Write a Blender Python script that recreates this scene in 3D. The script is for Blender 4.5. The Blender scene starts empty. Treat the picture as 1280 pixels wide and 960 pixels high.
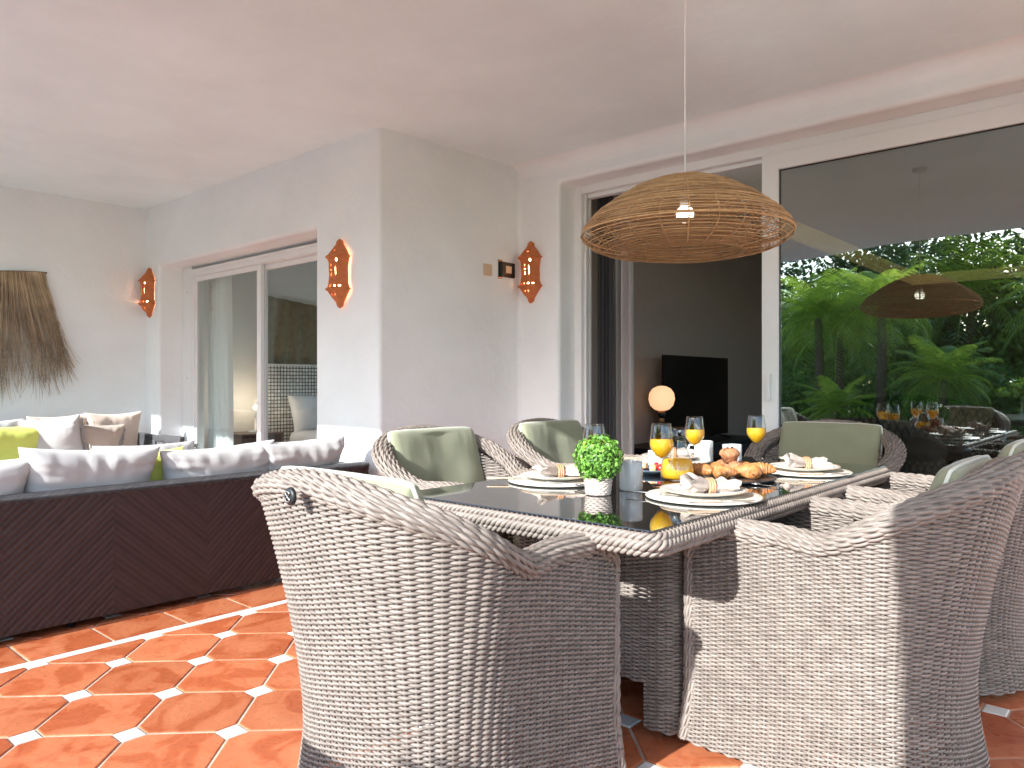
import bpy, bmesh, math, random
import numpy as np
from mathutils import Vector, Matrix, noise
random.seed(7); rng = np.random.default_rng(7)
PI = math.pi
sc = bpy.context.scene
C = bpy.data.collections.new("Scene"); sc.collection.children.link(C)
A45 = math.radians(41.5)

# ------------------------------------------------------------------ materials
def mat(name, col, rough=.6, metal=0., spec=.5, bump=None, var=None, trans=0., emit=None, ior=1.45, coat=0., sheen=0., scale_var=6., subs=0.):
    m = bpy.data.materials.new(name); m.use_nodes = True
    nt = m.node_tree; N = nt.nodes; L = nt.links
    b = N['Principled BSDF']
    b.inputs['Base Color'].default_value = (*col, 1)
    b.inputs['Roughness'].default_value = rough
    b.inputs['Metallic'].default_value = metal
    b.inputs['Specular IOR Level'].default_value = spec
    b.inputs['IOR'].default_value = ior
    b.inputs['Transmission Weight'].default_value = trans
    b.inputs['Coat Weight'].default_value = coat
    b.inputs['Sheen Weight'].default_value = sheen
    if subs:
        b.inputs['Subsurface Weight'].default_value = subs
        b.inputs['Subsurface Radius'].default_value = (.01, .006, .003)
        b.inputs['Subsurface Scale'].default_value = 1.
    if emit:
        b.inputs['Emission Color'].default_value = (*emit[:3], 1)
        b.inputs['Emission Strength'].default_value = emit[3]
    tc = N.new('ShaderNodeTexCoord')
    if var:
        # var = (dark_col, amount, scale)
        n = N.new('ShaderNodeTexNoise'); n.inputs['Scale'].default_value = var[2]; n.inputs['Detail'].default_value = 6
        r = N.new('ShaderNodeMapRange'); r.inputs[1].default_value = .35; r.inputs[2].default_value = .65
        r.inputs[3].default_value = 0; r.inputs[4].default_value = var[1]
        mx = N.new('ShaderNodeMix'); mx.data_type = 'RGBA'
        mx.inputs[6].default_value = (*col, 1); mx.inputs[7].default_value = (*var[0], 1)
        L.new(tc.outputs['Object'], n.inputs['Vector']); L.new(n.outputs['Fac'], r.inputs[0])
        L.new(r.outputs[0], mx.inputs[0]); L.new(mx.outputs[2], b.inputs['Base Color'])
    if bump:
        # bump = (scale, strength, distance[, detail])
        n = N.new('ShaderNodeTexNoise'); n.inputs['Scale'].default_value = bump[0]
        n.inputs['Detail'].default_value = bump[3] if len(bump) > 3 else 4
        bp = N.new('ShaderNodeBump'); bp.inputs['Strength'].default_value = bump[1]; bp.inputs['Distance'].default_value = bump[2]
        L.new(tc.outputs['Object'], n.inputs['Vector']); L.new(n.outputs['Fac'], bp.inputs['Height'])
        L.new(bp.outputs['Normal'], b.inputs['Normal'])
    return m

def attr_tint(m, name='tint', amt=.25):
    """multiply the base colour by a per-face 'tint' attribute (0..1 random)"""
    nt = m.node_tree; N = nt.nodes; L = nt.links; b = N['Principled BSDF']
    a = N.new('ShaderNodeAttribute'); a.attribute_name = name
    r = N.new('ShaderNodeMapRange'); r.inputs[3].default_value = 1 - amt; r.inputs[4].default_value = 1 + amt
    L.new(a.outputs['Fac'], r.inputs[0])
    v = N.new('ShaderNodeVectorMath'); v.operation = 'SCALE'
    L.new(r.outputs[0], v.inputs['Scale'])
    lk = b.inputs['Base Color'].links
    if lk: L.new(lk[0].from_socket, v.inputs[0])
    else: v.inputs[0].default_value = b.inputs['Base Color'].default_value[:3]
    L.new(v.outputs[0], b.inputs['Base Color'])
    return m

def plaster(name, col, s=1.):
    m = mat(name, col, rough=.85, spec=.3)
    nt = m.node_tree; N = nt.nodes; L = nt.links; b = N['Principled BSDF']
    tc = N.new('ShaderNodeTexCoord')
    n1 = N.new('ShaderNodeTexNoise'); n1.inputs['Scale'].default_value = 1.6; n1.inputs['Detail'].default_value = 5
    n2 = N.new('ShaderNodeTexNoise'); n2.inputs['Scale'].default_value = 60; n2.inputs['Detail'].default_value = 5
    L.new(tc.outputs['Object'], n1.inputs['Vector']); L.new(tc.outputs['Object'], n2.inputs['Vector'])
    b1 = N.new('ShaderNodeBump'); b1.inputs['Strength'].default_value = .5*s; b1.inputs['Distance'].default_value = .05
    b2 = N.new('ShaderNodeBump'); b2.inputs['Strength'].default_value = .12*s; b2.inputs['Distance'].default_value = .004
    L.new(n1.outputs['Fac'], b1.inputs['Height']); L.new(n2.outputs['Fac'], b2.inputs['Height'])
    L.new(b1.outputs['Normal'], b2.inputs['Normal']); L.new(b2.outputs['Normal'], b.inputs['Normal'])
    r = N.new('ShaderNodeMapRange'); r.inputs[1].default_value = .3; r.inputs[2].default_value = .7
    r.inputs[3].default_value = .94; r.inputs[4].default_value = 1.03
    n1.inputs['Roughness'].default_value = .6
    L.new(n1.outputs['Fac'], r.inputs[0])
    v = N.new('ShaderNodeVectorMath'); v.operation = 'SCALE'; v.inputs[0].default_value = col
    L.new(r.outputs[0], v.inputs['Scale']); L.new(v.outputs[0], b.inputs['Base Color'])
    return m

M = {}
M['wall'] = plaster('white_plaster', (.855, .86, .855))
M['ceiling'] = plaster('ceiling_plaster', (.84, .92, .925), .7)
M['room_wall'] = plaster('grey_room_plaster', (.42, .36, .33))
M['bed_wall'] = plaster('bedroom_plaster', (.76, .74, .72))
M['wicker'] = attr_tint(mat('greige_wicker', (.255, .210, .178), rough=.5, spec=.35, var=((.165, .133, .11), .6, 26), bump=(260, .25, .001)), amt=.12)
M['wicker_dark'] = mat('dark_frame', (.05, .04, .035), rough=.6)
M['brown_weave'] = attr_tint(mat('brown_weave', (.060, .037, .033), rough=.55, spec=.25, bump=(420, .5, .0012)), amt=.12)
M['charcoal_weave'] = attr_tint(mat('charcoal_weave', (.085, .082, .085), rough=.33, spec=.7), amt=.3)
M['black'] = mat('black_plastic', (.012, .012, .013), rough=.45)
M['white_metal'] = mat('white_lacquer', (.80, .79, .78), rough=.35, bump=(8, .04, .004))
M['black_glass'] = mat('black_glass', (.010, .009, .009), rough=.03, spec=.75, ior=1.52, coat=.6)
M['sage'] = mat('sage_fabric', (.27, .265, .17), rough=.9, spec=.2, sheen=.3, bump=(700, .25, .001), var=((.235, .23, .145), .6, 9))
M['sage_pipe'] = mat('pale_piping', (.66, .65, .56), rough=.85)
M['white_fabric'] = mat('white_linen', (.475, .445, .425), rough=.9, spec=.15, sheen=.2, bump=(500, .2, .001))
M['beige_fabric'] = mat('beige_linen', (.66, .53, .44), rough=.9, spec=.15, sheen=.2, bump=(450, .25, .001))
M['taupe_fabric'] = mat('taupe_linen', (.48, .38, .31), rough=.9, spec=.15, sheen=.2, bump=(450, .3, .001))
M['lime_fabric'] = mat('lime_linen', (.58, .60, .13), rough=.88, spec=.15, sheen=.2, bump=(450, .25, .001))
M['grey_fabric'] = mat('grey_linen', (.55, .52, .51), rough=.9, spec=.15)
M['terracotta_lamp'] = mat('terracotta_clay', (.56, .175, .055), rough=.8, var=((.44, .125, .04), .7, 30), bump=(90, .4, .003))
M['bulb'] = mat('warm_bulb', (1, .8, .55), emit=(1, .60, .27, 7))
M['bulb_white'] = mat('pendant_bulb', (1, .9, .8), emit=(1, .84, .62, 1.7))
M['globe'] = mat('opal_globe', (1, .8, .6), emit=(1, .50, .23, .27))
M['rattan'] = attr_tint(mat('natural_rattan', (.50, .305, .145), rough=.6, spec=.35, var=((.37, .21, .09), .6, 40)), amt=.3)
M['raffia'] = attr_tint(mat('dry_raffia', (.54, .41, .26), rough=.85, var=((.30, .21, .13), .8, 7)), amt=.45)
M['white_ceramic'] = mat('white_ceramic', (.72, .70, .67), rough=.2, coat=.3)
M['cream_ceramic'] = mat('cream_charger', (.64, .57, .48), rough=.45)
M['tan_rim'] = mat('tan_glaze', (.60, .42, .28), rough=.4)
M['grey_ceramic'] = mat('grey_mug_glaze', (.42, .41, .40), rough=.3, coat=.3)
M['blue_ceramic'] = mat('slate_blue_glaze', (.10, .13, .16), rough=.3, coat=.3)
M['slate'] = mat('black_slate', (.02, .021, .024), rough=.35)
M['napkin'] = mat('pale_pink_napkin', (.42, .34, .285), rough=.92, bump=(300, .3, .001))
M['wood_ring'] = mat('wood_ring', (.42, .22, .11), rough=.6)
M['steel'] = mat('steel', (.62, .60, .58), rough=.18, metal=1.)

M['croissant'] = mat('baked_crust', (.50, .23, .075), rough=.5, var=((.27, .09, .022), .9, 45), bump=(80, .5, .003), coat=.15)
M['muffin'] = mat('muffin_crumb', (.42, .19, .085), rough=.8, var=((.24, .09, .035), .8, 60), bump=(110, .8, .004))
M['choc'] = mat('chocolate', (.05, .022, .012), rough=.4)
M['straw'] = mat('strawberry', (.55, .02, .02), rough=.3, bump=(160, .5, .002))
M['melon'] = mat('melon', (.85, .50, .22), rough=.4)
M['leaf_box'] = attr_tint(mat('boxwood_leaf', (.13, .27, .03), rough=.5), amt=.55)
M['whitewash'] = mat('whitewashed_basket', (.48, .39, .33), rough=.7, bump=(120, .4, .002))
M['curtain'] = mat('grey_curtain', (.40, .37, .36), rough=.95)
M['curtain_dark'] = mat('dark_curtain', (.05, .048, .052), rough=.95)
M['sheer'] = mat('white_sheer', (.88, .90, .89), rough=.95)
M['tv'] = mat('black_screen', (.004, .004, .005), rough=.15)
M['walnut'] = mat('walnut', (.13, .065, .035), rough=.5, bump=(60, .3, .002))
M['redwood'] = mat('red_lacquer', (.16, .012, .012), rough=.2)
M['amber'] = mat('amber', (.45, .20, .06), rough=.25)
M['bed_white'] = mat('bed_linen', (.74, .74, .76), rough=.9, bump=(30, .3, .01))
M['khaki_hanging'] = mat('khaki_rush', (.235, .205, .135), rough=.9, var=((.16, .135, .085), .7, 18))
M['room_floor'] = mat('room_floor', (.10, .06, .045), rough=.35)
M['bark'] = mat('palm_bark', (.16, .11, .07), rough=.95, var=((.07, .05, .035), .8, 14), bump=(30, 1., .03))
M['beige_plastic'] = mat('beige_plastic', (.62, .48, .33), rough=.5)
M['outsole'] = mat('dark_interior_rattan', (.018, .015, .013), rough=.5)
M['gold_wood'] = mat('lit_gold_cove', (.58, .40, .16), rough=.5, emit=(1, .66, .22, .07))

def leaf_mat(name, col, col2, tr=.45):
    m = bpy.data.materials.new(name); m.use_nodes = True
    nt = m.node_tree; N = nt.nodes; L = nt.links; N.remove(N['Principled BSDF'])
    out = N['Material Output']
    a = N.new('ShaderNodeAttribute'); a.attribute_name = 'tint'
    mx = N.new('ShaderNodeMix'); mx.data_type = 'RGBA'
    mx.inputs[6].default_value = (*col, 1); mx.inputs[7].default_value = (*col2, 1)
    L.new(a.outputs['Fac'], mx.inputs[0])
    d = N.new('ShaderNodeBsdfDiffuse'); t = N.new('ShaderNodeBsdfTranslucent'); g = N.new('ShaderNodeBsdfGlossy')
    g.inputs['Roughness'].default_value = .35; g.inputs['Color'].default_value = (.5, .55, .5, 1)
    L.new(mx.outputs[2], d.inputs['Color']); L.new(mx.outputs[2], t.inputs['Color'])
    m1 = N.new('ShaderNodeMixShader'); m1.inputs[0].default_value = tr
    L.new(d.outputs[0], m1.inputs[1]); L.new(t.outputs[0], m1.inputs[2])
    m2 = N.new('ShaderNodeMixShader'); m2.inputs[0].default_value = .12
    L.new(m1.outputs[0], m2.inputs[1]); L.new(g.outputs[0], m2.inputs[2])
    L.new(m2.outputs[0], out.inputs['Surface'])
    return m
M['palm_leaf'] = leaf_mat('palm_leaf', (.16, .30, .03), (.60, .72, .08), .5)
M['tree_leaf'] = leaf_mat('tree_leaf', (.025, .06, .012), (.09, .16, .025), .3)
M['juice'] = leaf_mat('orange_juice', (1, .64, .008), (1, .66, .01), .5)
M['bush_leaf'] = leaf_mat('bush_leaf', (.09, .20, .02), (.28, .42, .05), .45)

def glass_pane_mat(name, refl, tint, rough=0.):
    """coated window glass: part mirror, part see-through"""
    m = bpy.data.materials.new(name); m.use_nodes = True
    nt = m.node_tree; N = nt.nodes; L = nt.links; N.remove(N['Principled BSDF'])
    t = N.new('ShaderNodeBsdfTransparent'); t.inputs[0].default_value = (*tint, 1)
    g = N.new('ShaderNodeBsdfGlossy'); g.inputs['Roughness'].default_value = rough; g.inputs['Color'].default_value = (.95, 1, .97, 1)
    lw = N.new('ShaderNodeLayerWeight'); lw.inputs['Blend'].default_value = .5
    pw = N.new('ShaderNodeMath'); pw.operation = 'POWER'; pw.inputs[1].default_value = 5; L.new(lw.outputs['Facing'], pw.inputs[0])
    ad = N.new('ShaderNodeMath'); ad.operation = 'ADD'; ad.inputs[1].default_value = refl+.03; ad.use_clamp = True
    L.new(pw.outputs[0], ad.inputs[0])
    mx = N.new('ShaderNodeMixShader'); L.new(ad.outputs[0], mx.inputs[0])
    L.new(t.outputs[0], mx.inputs[1]); L.new(g.outputs[0], mx.inputs[2])
    L.new(mx.outputs[0], N['Material Output'].inputs['Surface'])
    return m
M['pane'] = glass_pane_mat('coated_pane', .17, (.62, .66, .64))
M['pane_clear'] = glass_pane_mat('clear_pane', .0, (.90, .92, .91))
M['pane_side'] = glass_pane_mat('side_pane', .0, (.93, .95, .95))
def clear_glass(name):
    m = bpy.data.materials.new(name); m.use_nodes = True
    nt = m.node_tree; N = nt.nodes; L = nt.links; N.remove(N['Principled BSDF'])
    t = N.new('ShaderNodeBsdfTransparent'); t.inputs[0].default_value = (.95, .96, .96, 1)
    g = N.new('ShaderNodeBsdfGlossy'); g.inputs['Roughness'].default_value = .03
    lw = N.new('ShaderNodeLayerWeight'); lw.inputs['Blend'].default_value = .5
    pw = N.new('ShaderNodeMath'); pw.operation = 'POWER'; pw.inputs[1].default_value = 2.6; L.new(lw.outputs['Facing'], pw.inputs[0])
    mp = N.new('ShaderNodeMapRange'); mp.inputs[3].default_value = .04; mp.inputs[4].default_value = .6
    L.new(pw.outputs[0], mp.inputs[0])
    mx = N.new('ShaderNodeMixShader'); L.new(mp.outputs[0], mx.inputs[0])
    L.new(t.outputs[0], mx.inputs[1]); L.new(g.outputs[0], mx.inputs[2])
    L.new(mx.outputs[0], N['Material Output'].inputs['Surface'])
    return m
M['drink_glass'] = clear_glass('drinking_glass')

# ------------------------------------------------------------------ mesh building
class MB:
    def __init__(s): s.v = []; s.f = []; s.n = 0; s.mi = []; s.t = []
    def add(s, v, f, mi=0, tint=None):
        v = np.asarray(v, float).reshape(-1, 3)
        if isinstance(f, np.ndarray): f = f + s.n
        else: f = [tuple(i + s.n for i in q) for q in f]
        s.v.append(v); s.f.append(f); s.n += len(v); k = len(f)
        s.mi.append(np.full(k, mi))
        if tint is None: tint = np.full(k, .5)
        elif np.isscalar(tint): tint = np.full(k, tint)
        s.t.append(tint)
        return s
    def build(s, name, mats, parent=None, smooth=True, loc=None):
        me = bpy.data.meshes.new(name)
        v = np.concatenate(s.v)
        tot = []; loops = []
        for f in s.f:
            if isinstance(f, np.ndarray):
                tot.append(np.full(len(f), f.shape[1])); loops.append(f.ravel())
            elif len(f):
                tot.append(np.array([len(q) for q in f])); loops.append(np.array([i for q in f for i in q]))
        tot = np.concatenate(tot); loops = np.concatenate(loops)
        me.vertices.add(len(v)); me.vertices.foreach_set('co', v.ravel())
        me.loops.add(len(loops)); me.loops.foreach_set('vertex_index', loops.astype(np.int32))
        me.polygons.add(len(tot))
        st = np.concatenate([[0], np.cumsum(tot)[:-1]])
        me.polygons.foreach_set('loop_start', st.astype(np.int32))
        me.polygons.foreach_set('material_index', np.concatenate(s.mi).astype(np.int32))
        me.polygons.foreach_set('use_smooth', np.full(len(tot), smooth))
        me.update(calc_edges=True)
        at = me.attributes.new('tint', 'FLOAT', 'FACE'); at.data.foreach_set('value', np.concatenate(s.t).astype(np.float32))
        for m in (mats if isinstance(mats, (list, tuple)) else [mats]): me.materials.append(M[m] if isinstance(m, str) else m)
        me.validate(); 
        o = bpy.data.objects.new(name, me); C.objects.link(o)
        if parent: o.parent = parent
        if loc: o.location = loc
        return o

def tag(o, label=None, cat=None, group=None, kind=None):
    if label: o['label'] = label
    if cat: o['category'] = cat
    if group: o['group'] = group
    if kind: o['kind'] = kind
    return o
def empty(name, loc, rz=0, label=None, cat=None, group=None):
    o = bpy.data.objects.new(name, None); C.objects.link(o); o.location = loc; o.rotation_euler = (0, 0, rz)
    o.empty_display_size = .1
    return tag(o, label, cat, group)
def dup(o, parent=None):
    c = o.copy(); C.objects.link(c); c.parent = parent
    for ch in [x for x in C.objects if x.parent == o and x != c]: dup(ch, c)
    return c

def bm_arr(bm):
    bm.verts.index_update()
    v = [tuple(x.co) for x in bm.verts]; f = [tuple(x.index for x in p.verts) for p in bm.faces]
    bm.free(); return v, f
def box(x0, y0, z0, x1, y1, z1, b=0., seg=2):
    bm = bmesh.new(); bmesh.ops.create_cube(bm, size=1)
    for v in bm.verts:
        v.co = Vector(((x0+x1)/2 + v.co.x*(x1-x0), (y0+y1)/2 + v.co.y*(y1-y0), (z0+z1)/2 + v.co.z*(z1-z0)))
    if b: bmesh.ops.bevel(bm, geom=bm.edges[:], offset=b, segments=seg, affect='EDGES', profile=.5, clamp_overlap=True)
    return bm_arr(bm)
def grid_faces(nu, nv, cu=False, cv=False):
    """index quads for a nu x nv vertex grid (u major)"""
    iu = np.arange(nu if cu else nu-1); iv = np.arange(nv if cv else nv-1)
    U, V = np.meshgrid(iu, iv, indexing='ij'); U1 = (U+1) % nu; V1 = (V+1) % nv
    return np.stack([U*nv+V, U1*nv+V, U1*nv+V1, U*nv+V1], -1).reshape(-1, 4)
def lathe(prof, seg=32, c=(0, 0, 0)):
    prof = np.array(prof, float); a = np.linspace(0, 2*PI, seg, endpoint=False)
    r = np.maximum(prof[:, 0], 1e-5)
    v = np.stack([np.outer(np.cos(a), r)+c[0], np.outer(np.sin(a), r)+c[1], np.tile(prof[:, 1]+c[2], (seg, 1))], -1).reshape(-1, 3)
    return v, grid_faces(seg, len(prof), cu=True)
def frames(P, up=(0, 0, 1), closed=False):
    P = np.asarray(P, float)
    if closed: T = np.roll(P, -1, 0) - np.roll(P, 1, 0)
    else: T = np.gradient(P, axis=0)
    T /= np.linalg.norm(T, axis=1, keepdims=True) + 1e-12
    up = np.broadcast_to(np.asarray(up, float), P.shape)
    S = np.cross(T, up); n = np.linalg.norm(S, axis=1, keepdims=True)
    S = np.where(n < 1e-4, np.array([1., 0, 0]), S / np.maximum(n, 1e-6))
    B = np.cross(S, T); B /= np.linalg.norm(B, axis=1, keepdims=True)
    return T, S, B
def tube(P, r, sides=6, closed=False, up=(0, 0, 1), caps=True):
    P = np.asarray(P, float); T, S, B = frames(P, up, closed)
    r = np.broadcast_to(np.asarray(r, float), (len(P),))
    a = np.linspace(0, 2*PI, sides, endpoint=False)
    v = P[:, None, :] + r[:, None, None]*(np.cos(a)[None, :, None]*S[:, None, :] + np.sin(a)[None, :, None]*B[:, None, :])
    f = grid_faces(len(P), sides, cu=closed, cv=True)
    v = v.reshape(-1, 3)
    if caps and not closed:
        f = [tuple(q) for q in f] + [tuple(range(sides))[::-1], tuple(range((len(P)-1)*sides, len(P)*sides))]
    return v, f
def rope(mb, P, R, pitch, n=3, r=None, sides=6, closed=False, up=(0, 0, 1), ell=1., mod=0., mi=0, ph0=0., N=None, B=None):
    """n helical strands wound round path P (dense points)"""
    P = np.asarray(P, float)
    if N is None: T, N, B = frames(P, up, closed)
    d = np.linalg.norm(np.diff(P, axis=0), axis=1); L = np.concatenate([[0], np.cumsum(d)])
    tot = L[-1] + (np.linalg.norm(P[0]-P[-1]) if closed else 0)
    turns = tot/pitch
    if closed: turns = round(turns)
    R = np.broadcast_to(np.asarray(R, float), (len(P),)); r = np.broadcast_to(np.asarray(r, float), (len(P),))
    for j in range(n):
        th = 2*PI*(j/n + turns*L/tot) + ph0
        rr = R*(1 + mod*np.sin(2*PI*L/(pitch*.22) + j*PI))
        Q = P + (np.cos(th)*rr)[:, None]*N + (np.sin(th)*rr*ell)[:, None]*B
        v, f = tube(Q, r, sides, closed, up=(.01, .02, 1) if not closed else (0.01, 0.02, 1), caps=False)
        k = len(f); tn = np.repeat(rng.random(k//sides//12+1), 12*sides)[:k]*.5 + rng.random()*.5
        mb.add(v, f if isinstance(f, np.ndarray) else f, mi, tn)
def resample(P, n, closed=False):
    P = np.asarray(P, float)
    if closed: P = np.vstack([P, P[:1]])
    d = np.linalg.norm(np.diff(P, axis=0), axis=1); L = np.concatenate([[0], np.cumsum(d)])
    t = np.linspace(0, L[-1], n, endpoint=not closed)
    return np.stack([np.interp(t, L, P[:, i]) for i in range(3)], -1)
def smoothstep(a, b, x): t = np.clip((x-a)/(b-a), 0, 1); return t*t*(3-2*t)
def sphere(c, r, seg=16, rings=10, sq=(1, 1, 1)):
    a = np.linspace(-PI/2, PI/2, rings)
    v, f = lathe(np.stack([np.cos(a)*r, np.sin(a)*r], -1), seg)
    v = v*np.array(sq) + np.array(c); return v, f
def xform(v, M4): v = np.asarray(v, float); R = np.array(M4); return v @ R[:3, :3].T + R[:3, 3]
def rotm(rx=0, ry=0, rz=0, loc=(0, 0, 0)):
    return Matrix.Translation(loc) @ Matrix.Rotation(rz, 4, 'Z') @ Matrix.Rotation(ry, 4, 'Y') @ Matrix.Rotation(rx, 4, 'X')

def pillow(w, h, t, n=34, seed=0, pinch=.07, power=.42, wr=.012, sag=0.):
    """a cushion lying in the XZ plane (x width, z height from 0 to h, y thickness), knife edges and creases"""
    u = np.sin(np.linspace(-PI/2, PI/2, n)); U, V = np.meshgrid(u, u, indexing='ij')
    X = w/2*U*(1 - pinch*(1-V**2)); Z = h/2*V*(1 - pinch*(1-U**2))
    T = t/2*((1-U**4)*(1-V**4)).clip(0)**power
    W = np.zeros_like(X)
    for i in range(n):
        for j in range(n):
            a = noise.noise(Vector((U[i, j]*1.3+seed*9.1, V[i, j]*1.3, seed*3.7)))
            # creases running from the edges to the middle
            b = noise.noise(Vector((U[i, j]*7+seed*2.3, V[i, j]*1.6, seed)))*abs(V[i, j])**2 + noise.noise(Vector((V[i, j]*7+seed, U[i, j]*1.6, seed+5)))*abs(U[i, j])**2
            W[i, j] = a*.13*t + b*wr*1.5
    edge = ((1-U**2)*(1-V**2)).clip(0)**.3
    Z = Z - sag*(1-U**2)*(V+1)/2 + h/2
    front = np.stack([X, -(T+W*edge), Z], -1).reshape(-1, 3); back = np.stack([X, T-W*edge*.4, Z], -1).reshape(-1, 3)
    f = grid_faces(n, n)
    return np.vstack([front, back]), np.vstack([f, f[:, ::-1] + n*n])

def outline(w, h, r=.02, n=96):
    """rounded rectangle loop in XZ"""
    pts = []
    for cx, cz, a0 in ((w/2-r, h-r, 0), (-w/2+r, h-r, 90), (-w/2+r, r, 180), (w/2-r, r, 270)):
        for k in range(7):
            a = math.radians(a0 + 15*k); pts.append((cx+r*math.cos(a), 0, cz+r*math.sin(a)))
    return resample(pts, n, closed=True)
# ------------------------------------------------------------------ wicker weaving
def weave(mb, pos, nrm, rows, amp=.0044, rz=.0034, rn=.0030, per=4, mask=None, stake=True, jitter=.0003):
    """pos[i,k] = centre of row i at sample k; nrm[i,k] outward; strands pass over and under every stake (one stake per `per` samples)"""
    nr, K = pos.shape[:2]
    ph = np.arange(K)/per*PI
    sgn = np.where(np.arange(nr) % 2 == 0, 1, -1)
    off = amp*np.cos(ph)[None, :]*sgn[:, None]
    jz = rng.normal(0, jitter, (nr, 1)) + rng.normal(0, jitter*.5, (nr, K))
    cen = pos + nrm*off[..., None] + np.array([0, 0, 1.])*jz[..., None]
    S = 5; a = np.linspace(0, 2*PI, S, endpoint=False) + PI/2
    up = np.array([0, 0, 1.])
    rzk = rz*(1 + .40*(np.cos(ph)[None, :]*sgn[:, None]))
    V = cen[:, :, None, :] + rn*np.cos(a)[None, None, :, None]*nrm[:, :, None, :] + rzk[:, :, None, None]*np.sin(a)[None, None, :, None]*up
    idx = np.arange(nr*K*S).reshape(nr, K, S)
    A = idx[:, :-1, :]; B = idx[:, 1:, :]
    F = np.stack([A, B, np.roll(B, -1, 2), np.roll(A, -1, 2)], -1)
    if mask is not None:
        ok = mask[:, :-1] & mask[:, 1:]; F = F[ok]
        ri = np.nonzero(ok)[0]; ci = np.nonzero(ok)[1]
    else:
        ri, ci = [x.ravel() for x in np.meshgrid(np.arange(nr), np.arange(K-1), indexing='ij')]; F = F.reshape(-1, S, 4)
    rt = rng.random((nr, K//24+2)); sh = rng.integers(0, 24, nr)
    tint = np.repeat(rt[ri, (ci+sh[ri])//24], S)
    F = F.reshape(-1, 4)
    used = np.unique(F); remap = np.zeros(nr*K*S, int); remap[used] = np.arange(len(used))
    mb.add(V.reshape(-1, 3)[used], remap[F], 0, tint)
    if stake:
        # upright stakes
        for k in range(0, K, per):
            col = np.arange(nr) if mask is None else np.nonzero(mask[:, k])[0]
            if len(col) < 3: continue
            col = col[::3] if len(col) > 8 else col
            v, f = tube(pos[col, k], .0030, 6, up=(nrm[0, k, 1]+.01, nrm[0, k, 0], 0), caps=False)
            mb.add(v, f, 0, .7)

def plan_path(W, F, Bk, n, thick=0., pw=2.7):
    """U-shaped plan: inner front corner right -> round the back -> left; returns xy and outward normals"""
    pts = [(W-.075, F-.004), (W-.02, F)]
    for k in range(1, 5): a = math.radians(90-18*k); pts.append((W-.022+.022*math.cos(a), F-.022+.022*math.sin(a)))
    pts += [(W, y) for y in np.linspace(F-.03, -.06, 18)]
    ry = Bk-.06
    for a in np.linspace(0, PI/2, 26)[1:]:
        pts.append((W*abs(math.cos(a))**(2/pw), -.06-ry*abs(math.sin(a))**(2/pw)))
    pts = np.array(pts); left = pts[::-1][1:]*np.array([-1, 1]); P = np.vstack([pts, left])
    P3 = resample(np.c_[P, np.zeros(len(P))], n)[:, :2]
    T = np.gradient(P3, axis=0); T /= np.linalg.norm(T, axis=1, keepdims=True)
    N = np.stack([-T[:, 1], T[:, 0]], -1)
    if N[n//2, 1] > 0: N = -N
    k = np.ones(5)/5
    N = np.stack([np.convolve(np.pad(N[:, i], 2, 'edge'), k, 'valid') for i in range(2)], -1)
    N /= np.linalg.norm(N, axis=1, keepdims=True)
    return P3, N
CW, CF, CB = .313, .35, .33
def rim_h(y, x):
    """height of the top rim as a function of the plan position"""
    t = np.clip((-.045-y)/.285, 0, 1); back = .30*t + .70*t*t*(3-2*t)
    return .676 + .006*smoothstep(-.02, .12, y) - .022*smoothstep(.26, .35, y) + back*(.150 + .052*np.cos(np.clip(x/CW, -1, 1)*PI/2))
def flare(z, N, y):
    bk = smoothstep(.10, -.22, y)
    top = .115*np.clip((z-.25)/.6, 0, 1)**1.5; low = (.012+.023*bk)*np.clip((.22-z)/.22, 0, 1)**1.4
    return top*(.12 + .88*bk) + low

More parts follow.
